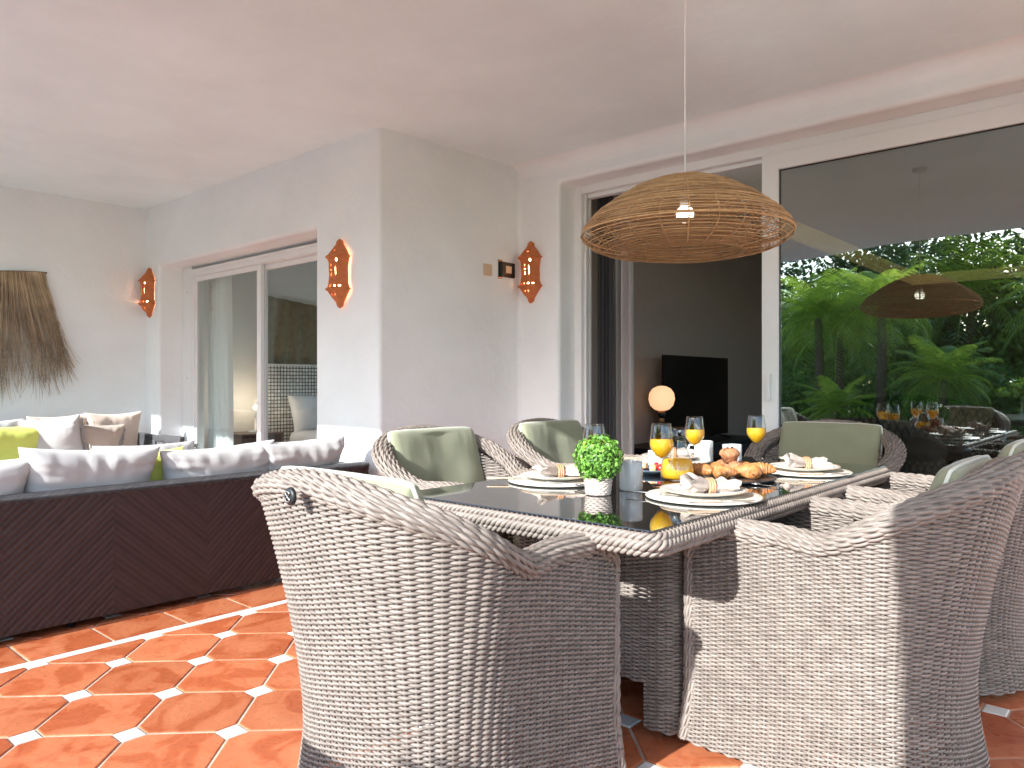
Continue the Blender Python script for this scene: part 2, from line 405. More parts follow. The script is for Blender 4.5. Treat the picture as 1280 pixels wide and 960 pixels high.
def make_chair():
    root = empty('wicker_armchair', (0, 0, 0))
    NS = 76; per = 4; K = NS*per+1
    P, N = plan_path(CW, CF, CB, K)
    H = rim_h(P[:, 1], P[:, 0])
    zs = np.arange(.032, .88, .0062); nr = len(zs)
    Z = zs[:, None]+np.zeros((1, K))
    off = flare(Z, N, P[None, :, 1])
    # strand rows follow the rising rim a little near the top
    pos = np.stack([P[None, :, 0]+N[None, :, 0]*off, P[None, :, 1]+N[None, :, 1]*off, Z], -1)
    nrm = np.broadcast_to(np.c_[N, np.zeros(K)][None], pos.shape)
    mask = Z < (H-.020)[None, :]
    mb = MB(); weave(mb, pos, nrm, nr, per=per, mask=mask)
    mb.build('outer_weave', 'wicker', root)
    # inner weave of back and arms
    mb = MB()
    NS2 = 52; K2 = NS2*per+1
    Pi, Ni = plan_path(CW-.065, CF-.02, CB-.06, K2)
    Hi = rim_h(Pi[:, 1]*1.06, Pi[:, 0])
    zi = np.arange(.37, .87, .0068); Zi = zi[:, None]+np.zeros((1, K2)); offi = flare(Zi, Ni, Pi[None, :, 1])*.92
    posi = np.stack([Pi[None, :, 0]+Ni[None, :, 0]*offi, Pi[None, :, 1]+Ni[None, :, 1]*offi, Zi], -1)
    nrmi = np.broadcast_to(np.c_[Ni, np.zeros(K2)][None], posi.shape)
    weave(mb, posi, -nrmi, len(zi), per=per, mask=Zi < (Hi-.03)[None, :], stake=False)
    mb.build('inner_weave', 'wicker', root)
    # front apron
    mb = MB(); xs = np.linspace(-CW+.075, CW-.075, 17*per+1); za = np.arange(.05, .40, .0062)
    ZA = za[:, None]+0*xs[None, :]
    pa = np.stack([xs[None, :]+0*ZA, CF-.03+0*ZA, ZA], -1); na = np.broadcast_to(np.array([0, 1., 0]), pa.shape)
    weave(mb, pa, na, len(za), per=per)
    rope(mb, [(x, CF-.02, .402) for x in np.linspace(-CW+.08, CW-.08, 60)], .008, .06, 3, .008)
    mb.build('front_apron', 'wicker', root)
    # braided rim: posts at the arm fronts, arms, back
    mb = MB()
    path = []; R = []; NN = []
    side = [i for i in range(K) if P[i, 1] < CF-.055]
    cx = CW-.022
    for z in np.linspace(.03, .575, 60):
        lo = .03*max(0, (.2-z)/.2)**1.4
        path.append((cx+lo*.4, CF-.004+lo*.8, z)); R.append(.0215); NN.append((1, 0, 0))
    for a in np.linspace(0, PI/2, 14)[1:]:
        path.append((cx-.002*a, CF-.004-.06*(1-math.cos(a)), .575+.074*math.sin(a))); R.append(.0215+.0105*math.sin(a)); NN.append((1, 0, 0))
    i0 = len(path)
    mid = [(P[i, 0]+N[i, 0]*(flare(H[i], N[i], P[i, 1])-.030), P[i, 1]+N[i, 1]*(flare(H[i], N[i], P[i, 1])-.030), H[i]-.004) for i in side]
    mn = [(N[i, 0], N[i, 1], 0) for i in side]
    right = path[:]; rR = R[:]; rN = NN[:]
    path = right + mid + [(-x, y, z) for x, y, z in right[::-1]]
    R = rR + [.032]*len(mid) + rR[::-1]
    NN = rN + mn + [(-1, 0, 0)]*len(rN)
    n = 900; Lp = np.array(path, float); d = np.r_[0, np.cumsum(np.linalg.norm(np.diff(Lp, axis=0), axis=1))]
    t = np.linspace(0, d[-1], n)
    Pp = np.stack([np.interp(t, d, Lp[:, i]) for i in range(3)], -1)
    k = np.ones(9)/9; Pp = np.stack([np.convolve(np.pad(Pp[:, i], 4, 'edge'), k, 'valid') for i in range(3)], -1)
    Rr = np.interp(t, d, R); Nn = np.stack([np.interp(t, d, np.array(NN, float)[:, i]) for i in range(3)], -1)
    T = np.gradient(Pp, axis=0); T /= np.linalg.norm(T, axis=1, keepdims=True)
    Nn -= (Nn*T).sum(1, keepdims=True)*T; Nn /= np.linalg.norm(Nn, axis=1, keepdims=True)
    Bn = np.cross(T, Nn)
    tot = t[-1]
    ns = 26
    for j in range(ns):
        u = t/tot
        th = 2*PI*j/ns + 2*PI*t/.85
        ply = 1 + .13*np.sin(2*PI*t/.075 + j*PI*.98)          # each strand dives under its neighbour: a braid
        rs = .0038 + .0020*(Rr/.036)
        Q = Pp + (np.cos(th)*Rr*1.22*ply)[:, None]*Nn + (np.sin(th)*Rr*.82*ply)[:, None]*Bn
        v, f = tube(Q, rs, 6, caps=False, up=(.013, .021, 1))
        sg = rng.random(30); tn = np.repeat(sg, len(f)//30+1)[:len(f)]
        mb.add(v, f, 0, tn)
    # dark core so the braid is not see-through
    v, f = tube(Pp, Rr*.80, 8, up=(.013, .021, 1)); mb.add(v, f, 0, .2)
    mb.build('braided_rim', 'wicker', root)
    # frame core (seat deck) and feet
    mb = MB(); mb.add(*box(-CW+.07, -.24, .335, CW-.07, CF-.05, .362, .004)); mb.build('seat_deck', 'wicker_dark', root)
    for sx in (-1, 1):
        for y in (CF-.05, -.22):
            f_ = MB(); f_.add(*lathe([(0, 0), (.016, 0), (.018, .006), (.014, .012), (.009, .034), (0, .034)], 12, (sx*(CW-.05), y, .0)))
            f_.build('foot', 'black', root)
    return root

def pad(name, w, h, t, parent, seed=0, dent=True):
    """boxy chair pad in XZ plane with piping"""
    n = 44; u = np.sin(np.linspace(-PI/2, PI/2, n)); U, V = np.meshgrid(u, u, indexing='ij')
    X = w/2*U; Z = h/2*V + h/2
    r = .03
    # soften the corners
    X = X*(1-.035*(np.abs(U)*np.abs(V))**6); Z = (Z-h/2)*(1-.035*(np.abs(U)*np.abs(V))**6)+h/2
    T = t/2*((1-U**8)*(1-V**8)).clip(0)**.28
    D = np.zeros_like(X)
    if dent:
        # a pulled tuft low in the middle, creases radiating from it
        for sx in (-.42, .42):
            rr = np.hypot((U-sx)*1.0, (V+.62)*1.5); D += .60*t*np.exp(-(rr/.30)**2)
        D += .16*t*np.exp(-((U)/.30)**2)*(V < .9) + .50*t*np.exp(-((V+.60)/.12)**2)*(1-U**4)
    W = np.array([[noise.noise(Vector((U[i, j]*2.2+seed, V[i, j]*2.2, seed*1.7)))*.09*t + noise.noise(Vector((U[i, j]*14+seed, V[i, j]*2., 3)))*.05*t*abs(V[i, j]) for j in range(n)] for i in range(n)])
    edge = ((1-U**2)*(1-V**2)).clip(0)**.3
    front = np.stack([X, (T-D*edge+W*edge), Z], -1).reshape(-1, 3); back = np.stack([X, -(T)+W*edge*.4, Z], -1).reshape(-1, 3)
    f = grid_faces(n, n)
    mb = MB(); mb.add(front, f[:, ::-1]); mb.add(back, f); o = mb.build(name, 'sage', parent)
    loop = np.vstack([np.c_[X[:, 0], X[:, 0]*0, Z[:, 0]], np.c_[X[-1, 1:], 0*X[-1, 1:], Z[-1, 1:]], np.c_[X[::-1, -1][1:], 0*X[1:, -1], Z[::-1, -1][1:]], np.c_[X[0, ::-1][1:-1], 0*X[0, 1:-1], Z[0, ::-1][1:-1]]])
    loop = resample(loop, 110, closed=True); c = loop.mean(0); loop = c + (loop-c)*1.004
    mb = MB(); v, ff = tube(loop, .0052, 6, closed=True, up=(0, 1, 0), caps=False); mb.add(v, ff); mb.build('piping', 'sage_pipe', o)
    return o

def make_cushion(seed=0):
    root = empty('chair_cushion', (0, 0, 0))
    b = pad('back_pad', .52, .46, .08, root, seed); b.location = (0, -.200, .450); b.rotation_euler = (math.radians(17), 0, 0)
    s = pad('seat_pad', .49, .50, .085, root, seed+3, dent=False); s.location = (0, .30, .412); s.rotation_euler = (math.radians(90), 0, 0)
    return root

chair_places = [
    # x, y, facing rotation (chair local +y is its front), label
    (-1.465, 1.385, 0, 'wicker armchair at the near end of the table, small badge on its sunlit back', 'sage green cushion peeking over the back of the armchair at the near table end'),
    (-.752, 2.355, PI/2, 'nearest wicker armchair on the right of the table, a vertical shadow edge down its side', 'sage green cushion in the nearer armchair on the right side of the table'),
    (-.752, 3.31, PI/2, 'wicker armchair on the right partly hidden behind the nearer one, by the large window', 'sage green cushion in the farther armchair on the right, mostly hidden by the nearer chair'),
    (-2.265, 2.37, -PI/2, 'wicker armchair on the left of the table closer to the brown sofa', 'plump sage green cushion in the left armchair closer to the brown sofa'),
    (-2.29, 3.28, -PI/2, 'wicker armchair on the left of the table under the small black wall control', 'plump sage green cushion in the left armchair below the wall control'),
    (-1.385, 3.80, PI, 'wicker armchair at the far head of the table against the white window post, in shade', 'flat shaded green cushion with pale piping in the armchair at the far table head'),
]
proto = make_chair(); cush0 = make_cushion(1)
for i, (x, y, rz, lab, clab) in enumerate(chair_places):
    o = proto if i == 0 else dup(proto)
    tag(o, lab, 'armchair', 'wicker armchairs round the dining table')
    c = cush0 if i == 0 else make_cushion(5) if i == 1 else make_cushion(9) if i == 4 else dup(cush0)
    tag(c, clab, 'cushion', 'sage cushions of the dining armchairs')
    for q in (o, c): q.location = (x, y, 0); q.rotation_euler = (0, 0, rz)
# badge on the near chair's back: a small metal disc with a looped mark
bd = MB(); bd.add(*[np.array(z) if k == 0 else z for k, z in enumerate((xform(lathe([(0, .006), (.011, .006), (.014, .004), (.015, 0), (0, 0)], 24)[0], rotm(rx=PI/2)), lathe([(0, .006), (.011, .006), (.014, .004), (.015, 0), (0, 0)], 24)[1]))])
t_ = np.linspace(0, 2*PI, 40); lp = np.stack([.0055*np.sin(2*t_), -.0075+0*t_, .008*np.cos(t_)], -1)
v, f = tube(lp, .0011, 5, closed=False, up=(0, 1, 0)); bd.add(v, f, 1)
bdo = bd.build('badge', ['black', 'steel'], proto); bdo.location = (.035, -.486, .858); bdo.scale = (1.35, 1.35, 1.35)

# ------------------------------------------------------------------ dining table
TX0, TX1, TY0, TY1, TZ = -1.955, -.975, 1.628, 3.615, .735
tb = empty('dining_table', ((TX0+TX1)/2, (TY0+TY1)/2, 0), 0, 'rectangular wicker dining table with a reflective black glass top and braided edge, laid for breakfast', 'dining table')
cx, cy = (TX0+TX1)/2, (TY0+TY1)/2; hw, hl = (TX1-TX0)/2, (TY1-TY0)/2
mb = MB(); mb.add(*box(-hw, -hl, TZ-.007, hw, hl, TZ, .002)); g = mb.build('glass_top', 'black_glass', tb, smooth=False)
def rrect(a, b, r, z, n):
    pts = []
    for x, y, a0 in ((a-r, b-r, 0), (-a+r, b-r, 90), (-a+r, -b+r, 180), (a-r, -b+r, 270)):
        for k in range(8): q = math.radians(a0+k*90/7); pts.append((x+r*math.cos(q), y+r*math.sin(q), z))
    return resample(pts, n, closed=True)
mb = MB()
for (o_, z_, R_, r_) in ((.010, .717, .0075, .0062), (.018, .699, .0085, .0068), (.010, .681, .0075, .0062)):
    rope(mb, rrect(hw+o_, hl+o_, .05, z_, 1500), R_, .058, 3, r_, 6, closed=True)
# small upright loops between glass and braid
pp = rrect(hw-.004, hl-.004, .03, .722, 620); T, S, B = frames(pp, closed=True)
for i in range(0, 620, 2):
    s_ = pp[i]; n_ = -S[i] if np.dot(S[i][:2], s_[:2]) < 0 else S[i]
    v, f = tube([s_-n_*.010+[0, 0, .0], s_+n_*.002+[0, 0, .008], s_+n_*.014+[0, 0, -.004]], .0030, 5, caps=False); mb.add(v, f, 0, rng.random())
v, f = tube(rrect(hw-.01, hl-.01, .04, .690, 200), .024, 6, closed=True, caps=False); mb.add(v, f, 0, .1)
mb.build('braided_edge', 'wicker', tb)
mb = MB(); mb.add(*box(-hw+.02, -hl+.02, .665, hw-.02, hl-.02, .727, .004)); mb.build('top_frame', 'wicker_dark', tb)
# pedestal: one long woven box with arches between four corner feet
mb = MB(); a, b = .325, .585; per = 4
nst = 2*int((4*(a+b))/.030/2); K = nst*per+1
pl = rrect(a, b, .05, 0, K-1); pl = np.vstack([pl, pl[:1]]); T, S, B = frames(pl); S = np.where((S*pl).sum(1, keepdims=True) < 0, -S, S)
zs = np.arange(.03, .672, .0062); Z = zs[:, None]+np.zeros((1, K))
pos = np.stack([pl[None, :, 0]+0*Z, pl[None, :, 1]+0*Z, Z], -1); nrm = np.broadcast_to(S[None], pos.shape)
inarch = (np.abs(pl[:, 0]) < a-.115) | (np.abs(pl[:, 1]) < b-.115)
mask = (Z > .165) | ~inarch[None, :]
weave(mb, pos, nrm, len(zs), per=per, mask=mask)
for sx in (-1, 1):
    for sy in (-1, 1): mb.add(*box(sx*(a-.105) if sx > 0 else -a+.03, sy*(b-.105) if sy > 0 else -b+.03, .02, a-.03 if sx > 0 else -a+.105, b-.03 if sy > 0 else -b+.105, .168), 0, .1)
mb.build('pedestal', 'wicker', tb)
mb = MB(); mb.add(*box(-a+.03, -b+.03, .168, a-.03, b-.03, .664)); mb.build('pedestal_core', 'wicker_dark', tb)
for sx in (-1, 1):
    for sy in (-1, 1):
        f_ = MB(); f_.add(*lathe([(0, 0), (.02, 0), (.02, .025), (0, .025)], 12, (sx*(a-.06), sy*(b-.06), 0))); f_.build('foot', 'black', tb)
# ------------------------------------------------------------------ house shell
def prism_xy(poly, z0, z1):
    n = len(poly); v = [(x, y, z0) for x, y in poly] + [(x, y, z1) for x, y in poly]
    return v, [tuple(range(n))[::-1], tuple(range(n, 2*n))] + [(i, (i+1) % n, n+(i+1) % n, n+i) for i in range(n)]
def solid(name, polys, cutters, material, bev=.03, seg=4):
    mb = MB(); mb.add(*prism_xy(*polys)); o = mb.build(name, material, smooth=False)
    for c in cutters:
        m2 = MB(); m2.add(*c); co = m2.build('cutter', material, smooth=False)
        md = o.modifiers.new('b', 'BOOLEAN'); md.operation = 'DIFFERENCE'; md.solver = 'EXACT'; md.object = co
        dg = bpy.context.evaluated_depsgraph_get(); me = bpy.data.meshes.new_from_object(o.evaluated_get(dg)); 
        o.modifiers.clear(); o.data = me; bpy.data.objects.remove(co)
    md = o.modifiers.new('bev', 'BEVEL'); md.width = bev; md.segments = seg; md.limit_method = 'ANGLE'; md.angle_limit = math.radians(40)
    md.harden_normals = False
    dg = bpy.context.evaluated_depsgraph_get(); me = bpy.data.meshes.new_from_object(o.evaluated_get(dg)); o.modifiers.clear(); o.data = me
    for p in me.polygons: p.use_smooth = True
    wn = o.modifiers.new('wn', 'WEIGHTED_NORMAL'); wn.keep_sharp = False; wn.weight = 100
    return o
HC = 2.7
# one wall body: bedroom wall, projecting corner, living room wall
foot = [(-7.4, 2.95), (-3.725, 2.96), (-3.655, 4.215), (3.3, 4.215), (3.3, 4.62), (-3.85, 4.62), (-3.95, 3.30), (-7.4, 3.30)]
o = solid('house_wall', (foot, -.05, 2.85), [box(-6.844, 2.7, -.2, -4.41, 3.6, 2.158), box(-3.285, 4.0, -.2, -.30, 4.9, 2.53)], 'wall', .028, 5)
tag(o, 'white plastered house wall stepping forward between the bedroom door and the large window', 'wall')
o = solid('end_wall', ([(-7.38, -1.1), (-7.11, -1.1), (-7.11, 3.05), (-7.38, 3.05)], -.05, 2.85), [], 'wall', .02, 3)
tag(o, 'white end wall at the far left behind the cushioned sofa, with the raffia hanging', 'wall')
# terrace ceiling with its open edge (the edge steps in over the table)
mb = MB(); mb.add(*prism_xy([(-7.8, -.95), (-3.7, -.95), (-3.2, -.80), (-2.6, -.52), (-1.9, -.42), (3.3, -.42), (3.3, 4.40), (-7.8, 4.40)], HC, 2.97)); o = mb.build('terrace_ceiling', 'ceiling', smooth=False)
tag(o, kind='structure')
# soft cove where wall and ceiling meet over the window wall
mb = MB(); xs = np.linspace(-3.66, 3.2, 30); n = 8
a = np.linspace(0, PI/2, n); sec = np.stack([4.216-.10*(1-np.sin(a)), HC-.10*(1-np.cos(a))], -1)
V = np.array([[(x, s[0], s[1]+.001) for s in sec] for x in xs]).reshape(-1, 3); mb.add(V, grid_faces(30, n)[:, ::-1]); o = mb.build('ceiling_cove', 'wall'); tag(o, kind='structure')
# porch columns carrying the open edge
for x0, x1, lab in ((-.57, -.07, 'white plastered porch column just behind the viewpoint, shading the right armchair'), (2.9, 3.3, 'white plastered porch column at the right end of the terrace')):
    o = solid('porch_column', ([(x0, -.80), (x1, -.80), (x1, -.46), (x0, -.46)], -.05, HC+.02), [], 'wall', .03, 4); tag(o, lab, 'column')

# ------------------------------------------------------------------ living room and bedroom interiors
def room(name, x0, y0, x1, y1, z1, mw, mf, lab):
    mb = MB(); t = .08
    mb.add(*box(x0-t, y0, 0, x0, y1, z1)); mb.add(*box(x1, y0, 0, x1+t, y1, z1))
    # far wall with a wide opening out of sight, added to let sky light in
    if name == 'bedroom': a, b = -7.4, -4.1
    else: a, b = -.3, 2.4
    mb.add(*box(x0-t, y1, 0, a, y1+t, z1)); mb.add(*box(b, y1, 0, x1+t, y1+t, z1)); mb.add(*box(a, y1, 2.3, b, y1+t, z1)); mb.add(*box(a, y1, 0, b, y1+t, .5 if name == 'bedroom' else .9))
    o = mb.build(name+'_wall', mw, smooth=False); tag(o, lab, 'wall')
    mb = MB(); mb.add(*box(x0, y0, z1, x1, y1, z1+.1)); tag(mb.build(name+'_ceiling', 'ceiling' if name == 'living_room' else 'bed_wall', smooth=False), kind='structure')
    mb = MB(); mb.add(*box(x0, y0, -.1, x1, y1, .0)); tag(mb.build(name+'_floor', mf, smooth=False), kind='structure')
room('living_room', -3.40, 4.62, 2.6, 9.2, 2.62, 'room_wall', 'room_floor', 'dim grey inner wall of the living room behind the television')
room('bedroom', -7.62, 3.30, -3.97, 8.0, 2.62, 'bed_wall', 'room_floor', 'pale grey bedroom wall behind the tiled headboard')

# window assemblies
def bar(p, name, x0, y0, z0, x1, y1, z1, m='white_metal', b=.004):
    mb = MB(); mb.add(*box(x0, y0, z0, x1, y1, z1, b)); return mb.build(name, m, p, smooth=False)
def merged(p, name, boxes, m='white_metal', b=.004):
    mb = MB()
    for q in boxes: mb.add(*box(*q, b))
    return mb.build(name, m, p, smooth=False)
YF = 4.40
wd = empty('sliding_window', (-1.8, YF, 0), 0, 'large white framed sliding window, its left leaf open and its right pane mirroring palms', 'window')
X = lambda x: x+1.8
merged(wd, 'outer_frame', [(X(-3.29), .0, 0, X(-3.225), .12, 2.53), (X(-.36), .0, 0, X(-.295), .12, 2.53), (X(-3.225), .0, 2.475, X(-.36), .12, 2.53), (X(-3.225), 0, 0, X(-.36), .12, .03)])
merged(wd, 'track', [(X(-3.222), .03, .03, X(-3.205), .055, 2.473), (X(-3.222), .075, .03, X(-3.205), .10, 2.473), (X(-3.2), .04, 2.445, X(-1.88), .10, 2.473)])
sr = merged(wd, 'sash', [(X(-1.875), -.012, .03, X(-1.775), .045, 2.474), (X(-1.775), -.012, 2.375, X(-.362), .045, 2.474), (X(-1.775), -.012, .03, X(-.362), .045, .12), (X(-.44), -.010, .12, X(-.362), .043, 2.374)])
bar(sr, 'pane', X(-1.775), .012, .12, X(-.44), .022, 2.375, 'pane', 0)
merged(sr, 'gasket', [(X(-1.775), .008, 2.369, X(-.44), .011, 2.375), (X(-1.775), .008, .12, X(-1.769), .011, 2.369)], 'black', 0)
merged(wd, 'handle', [(X(-1.835), -.045, 1.0, X(-1.815), -.013, 1.16)], 'white_metal', .004)

YB = 3.165
bd_ = empty('sliding_door', (-5.6, YB, 0), 0, 'white framed sliding glass door to the bedroom in a deep plastered recess', 'door')
X = lambda x: x+5.6
merged(bd_, 'outer_frame', [(X(-6.84), 0, 0, X(-6.66), .02, 2.157), (X(-6.66), 0, 0, X(-6.62), .10, 2.10), (X(-4.44), 0, 0, X(-4.412), .10, 2.10), (X(-6.66), -.002, 2.062, X(-4.412), .10, 2.11), (X(-6.70), -.012, 2.108, X(-4.412), .08, 2.128), (X(-6.62), 0, 0, X(-4.44), .1, .03)])
for x0, x1, yo, pm, nm in ((-6.62, -5.50, .012, 'pane_clear', 0), (-5.56, -4.44, .056, 'pane_side', 1)):
    s_ = merged(bd_, 'sash', [(X(x0), yo, .03, X(x0)+(.03 if nm == 0 else .045), yo+.034, 2.062), (X(x1)-.06, yo, .03, X(x1), yo+.034, 2.062), (X(x0)+.03, yo+.001, 2.02, X(x1)-.06, yo+.033, 2.061), (X(x0)+.03, yo+.001, .03, X(x1)-.06, yo+.033, .12)])
    bar(s_, 'pane', X(x0)+.03, yo+.012, .12, X(x1)-.06, yo+.018, 2.02, pm, 0)
merged(bd_, 'screw_cover', [(X(-6.745), -.003, 1.93, X(-6.738), 0.0, 1.937), (X(-6.745), -.003, 1.15, X(-6.738), 0.0, 1.157)], 'black', 0)

# curtains
def curtain(name, x0, x1, y, z0, z1, m, amp, waves, lab, flareb=0., seed=0):
    n = 160; t = np.linspace(0, 1, n); zz = np.linspace(0, 1, 24); mb = MB(); V = []
    for s in zz:
        w = 1+flareb*(1-s)
        xx = x0+(x1-x0)*(t*w if flareb >= 0 else t)
        V.append(np.stack([xx, y+amp*np.sin(t*waves*2*PI+.6*np.sin(t*9+seed)+.3*s)*(1+.25*np.sin(s*4+t*12)), np.full(n, z0+(z1-z0)*s)], -1))
    V = np.array(V).reshape(-1, 3); mb.add(V, grid_faces(24, n)); mb.add(V+np.array([0, .004, 0]), grid_faces(24, n)[:, ::-1])
    return tag(mb.build(name, m), lab, 'curtain')
curtain('dark_curtain', -3.21, -3.08, 4.58, .03, 2.50, 'curtain_dark', .018, 4, 'narrow dark blackout curtain gathered at the left jamb of the open living room window')
curtain('grey_curtain', -3.16, -2.98, 4.70, .03, 2.50, 'curtain', .030, 3, 'grey curtain hanging inside the open window beside the globe lamp', .1, 3)
curtain('sheer_curtain', -6.72, -6.34, 3.36, .02, 2.12, 'sheer', .022, 6, 'white sheer curtain drawn aside behind the left bedroom door pane', .12, 5)

# television, console and globe lamp
tv = empty('television', (-3.2, 6.12, .60), 0, 'large black flat television standing on the console in the dim living room', 'television')
bar(tv, 'screen', -.02, -.60, .035, .0, .60, .745, 'tv', .004)
bar(tv, 'housing', -.05, -.55, .10, -.02, .55, .60, 'black', .01)
for s_ in (-1, 1):
    mb = MB(); 
    for d in (-1, 1): v, f = tube([(-.02, s_*.42, .04), (-.02+d*.05, s_*.42, .02), (-.02+d*.13, s_*.42, .004)], .007, 6); mb.add(v, f)
    mb.build('stand_leg', 'black', tv)
cs = empty('console', (-3.16, 6.0, 0), 0, 'long low black console under the television and globe lamp', 'console')
bar(cs, 'body', -.22, -.95, .12, .2, .95, .575, 'black', .006); bar(cs, 'top', -.23, -.97, .577, .22, .97, .60, 'black', .004)
for k in range(3): bar(cs, 'door', .201, -.93+k*.625, .15, .215, -.33+k*.625, .56, 'black', .004)
lp = empty('globe_lamp', (-3.16, 5.42, .60), 0, 'lit opal globe lamp on a stem of stacked dark balls, left of the television', 'lamp')
zc = 0.; 
mb = MB(); mb.add(*lathe([(0, 0), (.055, 0), (.055, .012), (.02, .018), (0, .018)], 24)); mb.build('base', 'steel', lp)
for r_, z_, m_ in ((.036, .05, 'redwood'), (.058, .135, 'black'), (.022, .205, 'amber'), (.034, .252, 'black')):
    mb = MB(); mb.add(*sphere((0, 0, z_), r_, 24, 14)); mb.build('ball', m_, lp)
mb = MB(); mb.add(*lathe([(.035, .283), (.062, .293), (.093, .325), (.107, .375), (.100, .425), (.075, .462), (.035, .482), (0, .486)], 32)); mb.build('globe', 'globe', lp)
# rail of pale oak on the living room ceiling edge and dark lounge chair seen through the pane
def lattice_chair(loc, rz):
    r = empty('lattice_chair', loc, rz, 'dark open-lattice tub chair standing behind the mirroring living room pane', 'chair')
    mb = MB(); n = 34
    def pt(a, s):                     # a angle round the back, s height 0..1
        R_ = .34+.16*s; return (R_*math.sin(a), -R_*math.cos(a)*.9, .30+s*(.28+.42*max(0, math.cos(a*.62))))
    for d in (1, -1):
        for k in range(n):
            a0 = -2.0+4.0*k/(n-1)
            P = [pt(max(-2.0, min(2.0, a0+d*.7*s)), s) for s in np.linspace(0, 1, 9)]; v, f = tube(P, .009, 5); mb.add(v, f)
    mb.build('lattice', 'outsole', r)
    mb = MB()
    for s, q in ((0, .016), (1, .022)): v, f = tube([pt(a, s) for a in np.linspace(-2.0, 2.0, 40)], q, 6); mb.add(v, f)
    mb.build('rim', 'outsole', r)
    mb = MB(); v, f = sphere((0, 0, .38), .33, 24, 10, (1, 1, .25)); mb.add(v+np.array([0, 0, .27]), f); mb.build('cushion', 'black', r)
    for k in range(4):
        a = PI/4+k*PI/2; mb = MB(); v, f = tube([(.2*math.cos(a), .2*math.sin(a), .33), (.30*math.cos(a), .30*math.sin(a), 0)], .013, 6); mb.add(v, f); mb.build('leg', 'outsole', r)
lattice_chair((-1.35, 5.75, 0), math.radians(200))
lt = empty('side_table', (-.55, 5.9, 0), 0, 'low wooden table beside the dark lattice chair behind the pane', 'table')
bar(lt, 'table_top', -.4, -.3, .40, .4, .3, .44, 'walnut')
for a in (-1, 1):
    for b in (-1, 1): bar(lt, 'leg', a*.35-.03, b*.25-.03, 0, a*.35+.03, b*.25+.03, .399, 'walnut')
mb = MB(); mb.add(*box(-2.12, 5.0, 2.16, -2.03, 8.80, 2.26)); mb.add(*box(-2.12, 8.802, 2.16, 2.59, 8.90, 2.26)); tag(mb.build('light_cove', 'gold_wood', smooth=False), 'faint golden light cove crossing the living room behind the mirroring pane', 'light cove')

# bedroom things
hb = empty('headboard', (-7.60, 5.6, 0), 0, 'headboard wall of small white square tiles with dark joints', 'headboard')
mt = mat('mosaic', (.62, .60, .57), rough=.35)
def mosaic_nodes(m):
    nt = m.node_tree; N = nt.nodes; L = nt.links; b = N['Principled BSDF']
    tc = N.new('ShaderNodeTexCoord'); sp = N.new('ShaderNodeSeparateXYZ'); cb = N.new('ShaderNodeCombineXYZ')
    L.new(tc.outputs['Object'], sp.inputs[0]); L.new(sp.outputs['Y'], cb.inputs['X']); L.new(sp.outputs['Z'], cb.inputs['Y'])
    br = N.new('ShaderNodeTexBrick'); br.offset = 0; br.inputs['Scale'].default_value = 1; br.inputs['Brick Width'].default_value = .040; br.inputs['Row Height'].default_value = .040
    br.inputs['Mortar Size'].default_value = .006; br.inputs['Mortar Smooth'].default_value = .2
    br.inputs['Color1'].default_value = (.85, .83, .78, 1); br.inputs['Color2'].default_value = (.60, .57, .53, 1); br.inputs['Mortar'].default_value = (.035, .03, .03, 1)
    L.new(cb.outputs[0], br.inputs['Vector']); L.new(br.outputs['Color'], b.inputs['Base Color'])
mosaic_nodes(mt)
bar(hb, 'tiled_panel', 0, -1.22, 0, .06, 1.1, 1.305, mt); bar(hb, 'cap', -.001, -1.23, 1.306, .07, 1.11, 1.325, 'bed_wall')
mb = MB(); n = 60; V = []; t = np.linspace(0, 1, n)
zt = 2.085-.10*np.sin(np.clip(t*1.25, 0, 1)*PI/2) + .0*t
for s in np.linspace(0, 1, 12): V.append(np.stack([-7.585+.012*np.sin(t*60), 4.46+1.7*t-.06*(1-s)*(1-t)**3, 1.325+(zt-1.325)*s], -1))
V = np.array(V).reshape(-1, 3); mb.add(V, grid_faces(12, n)); mb.add(V+[-.012, 0, 0], grid_faces(12, n)[:, ::-1])
tag(mb.build('rush_hanging', 'khaki_hanging'), 'khaki rush hanging with a dipping top edge on the wall over the headboard', 'wall hanging')
ns = empty('nightstand', (-7.30, 4.12, 0), 0, 'wooden nightstand left of the bed', 'nightstand')
merged(ns, 'carcass', [(-.22, -.24, .02, .22, -.215, .56), (-.22, .215, .02, .22, .24, .56), (-.22, -.24, .561, .22, .24, .59)], 'walnut')
bar(ns, 'drawer', .0, -.21, .30, .20, .21, .55, 'walnut'); bar(ns, 'shelf', -.2, -.21, .06, .2, .21, .08, 'walnut')
bl = empty('bedside_lamp', (-7.30, 4.16, .59), 0, 'small white bedside lamp with a bare lit bulb on the nightstand', 'lamp')
mb = MB(); mb.add(*lathe([(0, 0), (.07, 0), (.07, .012), (.012, .02), (.011, .22), (0, .22)], 20)); mb.build('stem', 'white_metal', bl)
mb = MB(); mb.add(*sphere((0, 0, .262), .026, 16, 10)); mb.build('bulb', 'bulb_white', bl)
be = empty('bed', (-6.55, 5.6, 0), 0, 'bed with white linen and a pile of white pillows against the tiled headboard', 'bed')
mb = MB(); v, f = box(-.95, -.95, .12, 1.0, .95, .58, .09, 4); mb.add(v, f); mb.build('mattress', 'bed_white', be)
bar(be, 'bed_base', -.96, -.93, .0, .97, .93, .119, 'walnut')
for k, (y, x, s, tlt) in enumerate(((-.62, -.80, .62, 20), (-.30, -.62, .55, 28), (.35, -.80, .62, 20))):
    mb = MB(); v, f = pillow(s, s*.72, .20, seed=30+k); mb.add(v, f); p_ = mb.build('pillow', 'bed_white', be); p_.location = (x, y, .55); p_.rotation_euler = (math.radians(-tlt), 0, PI/2)

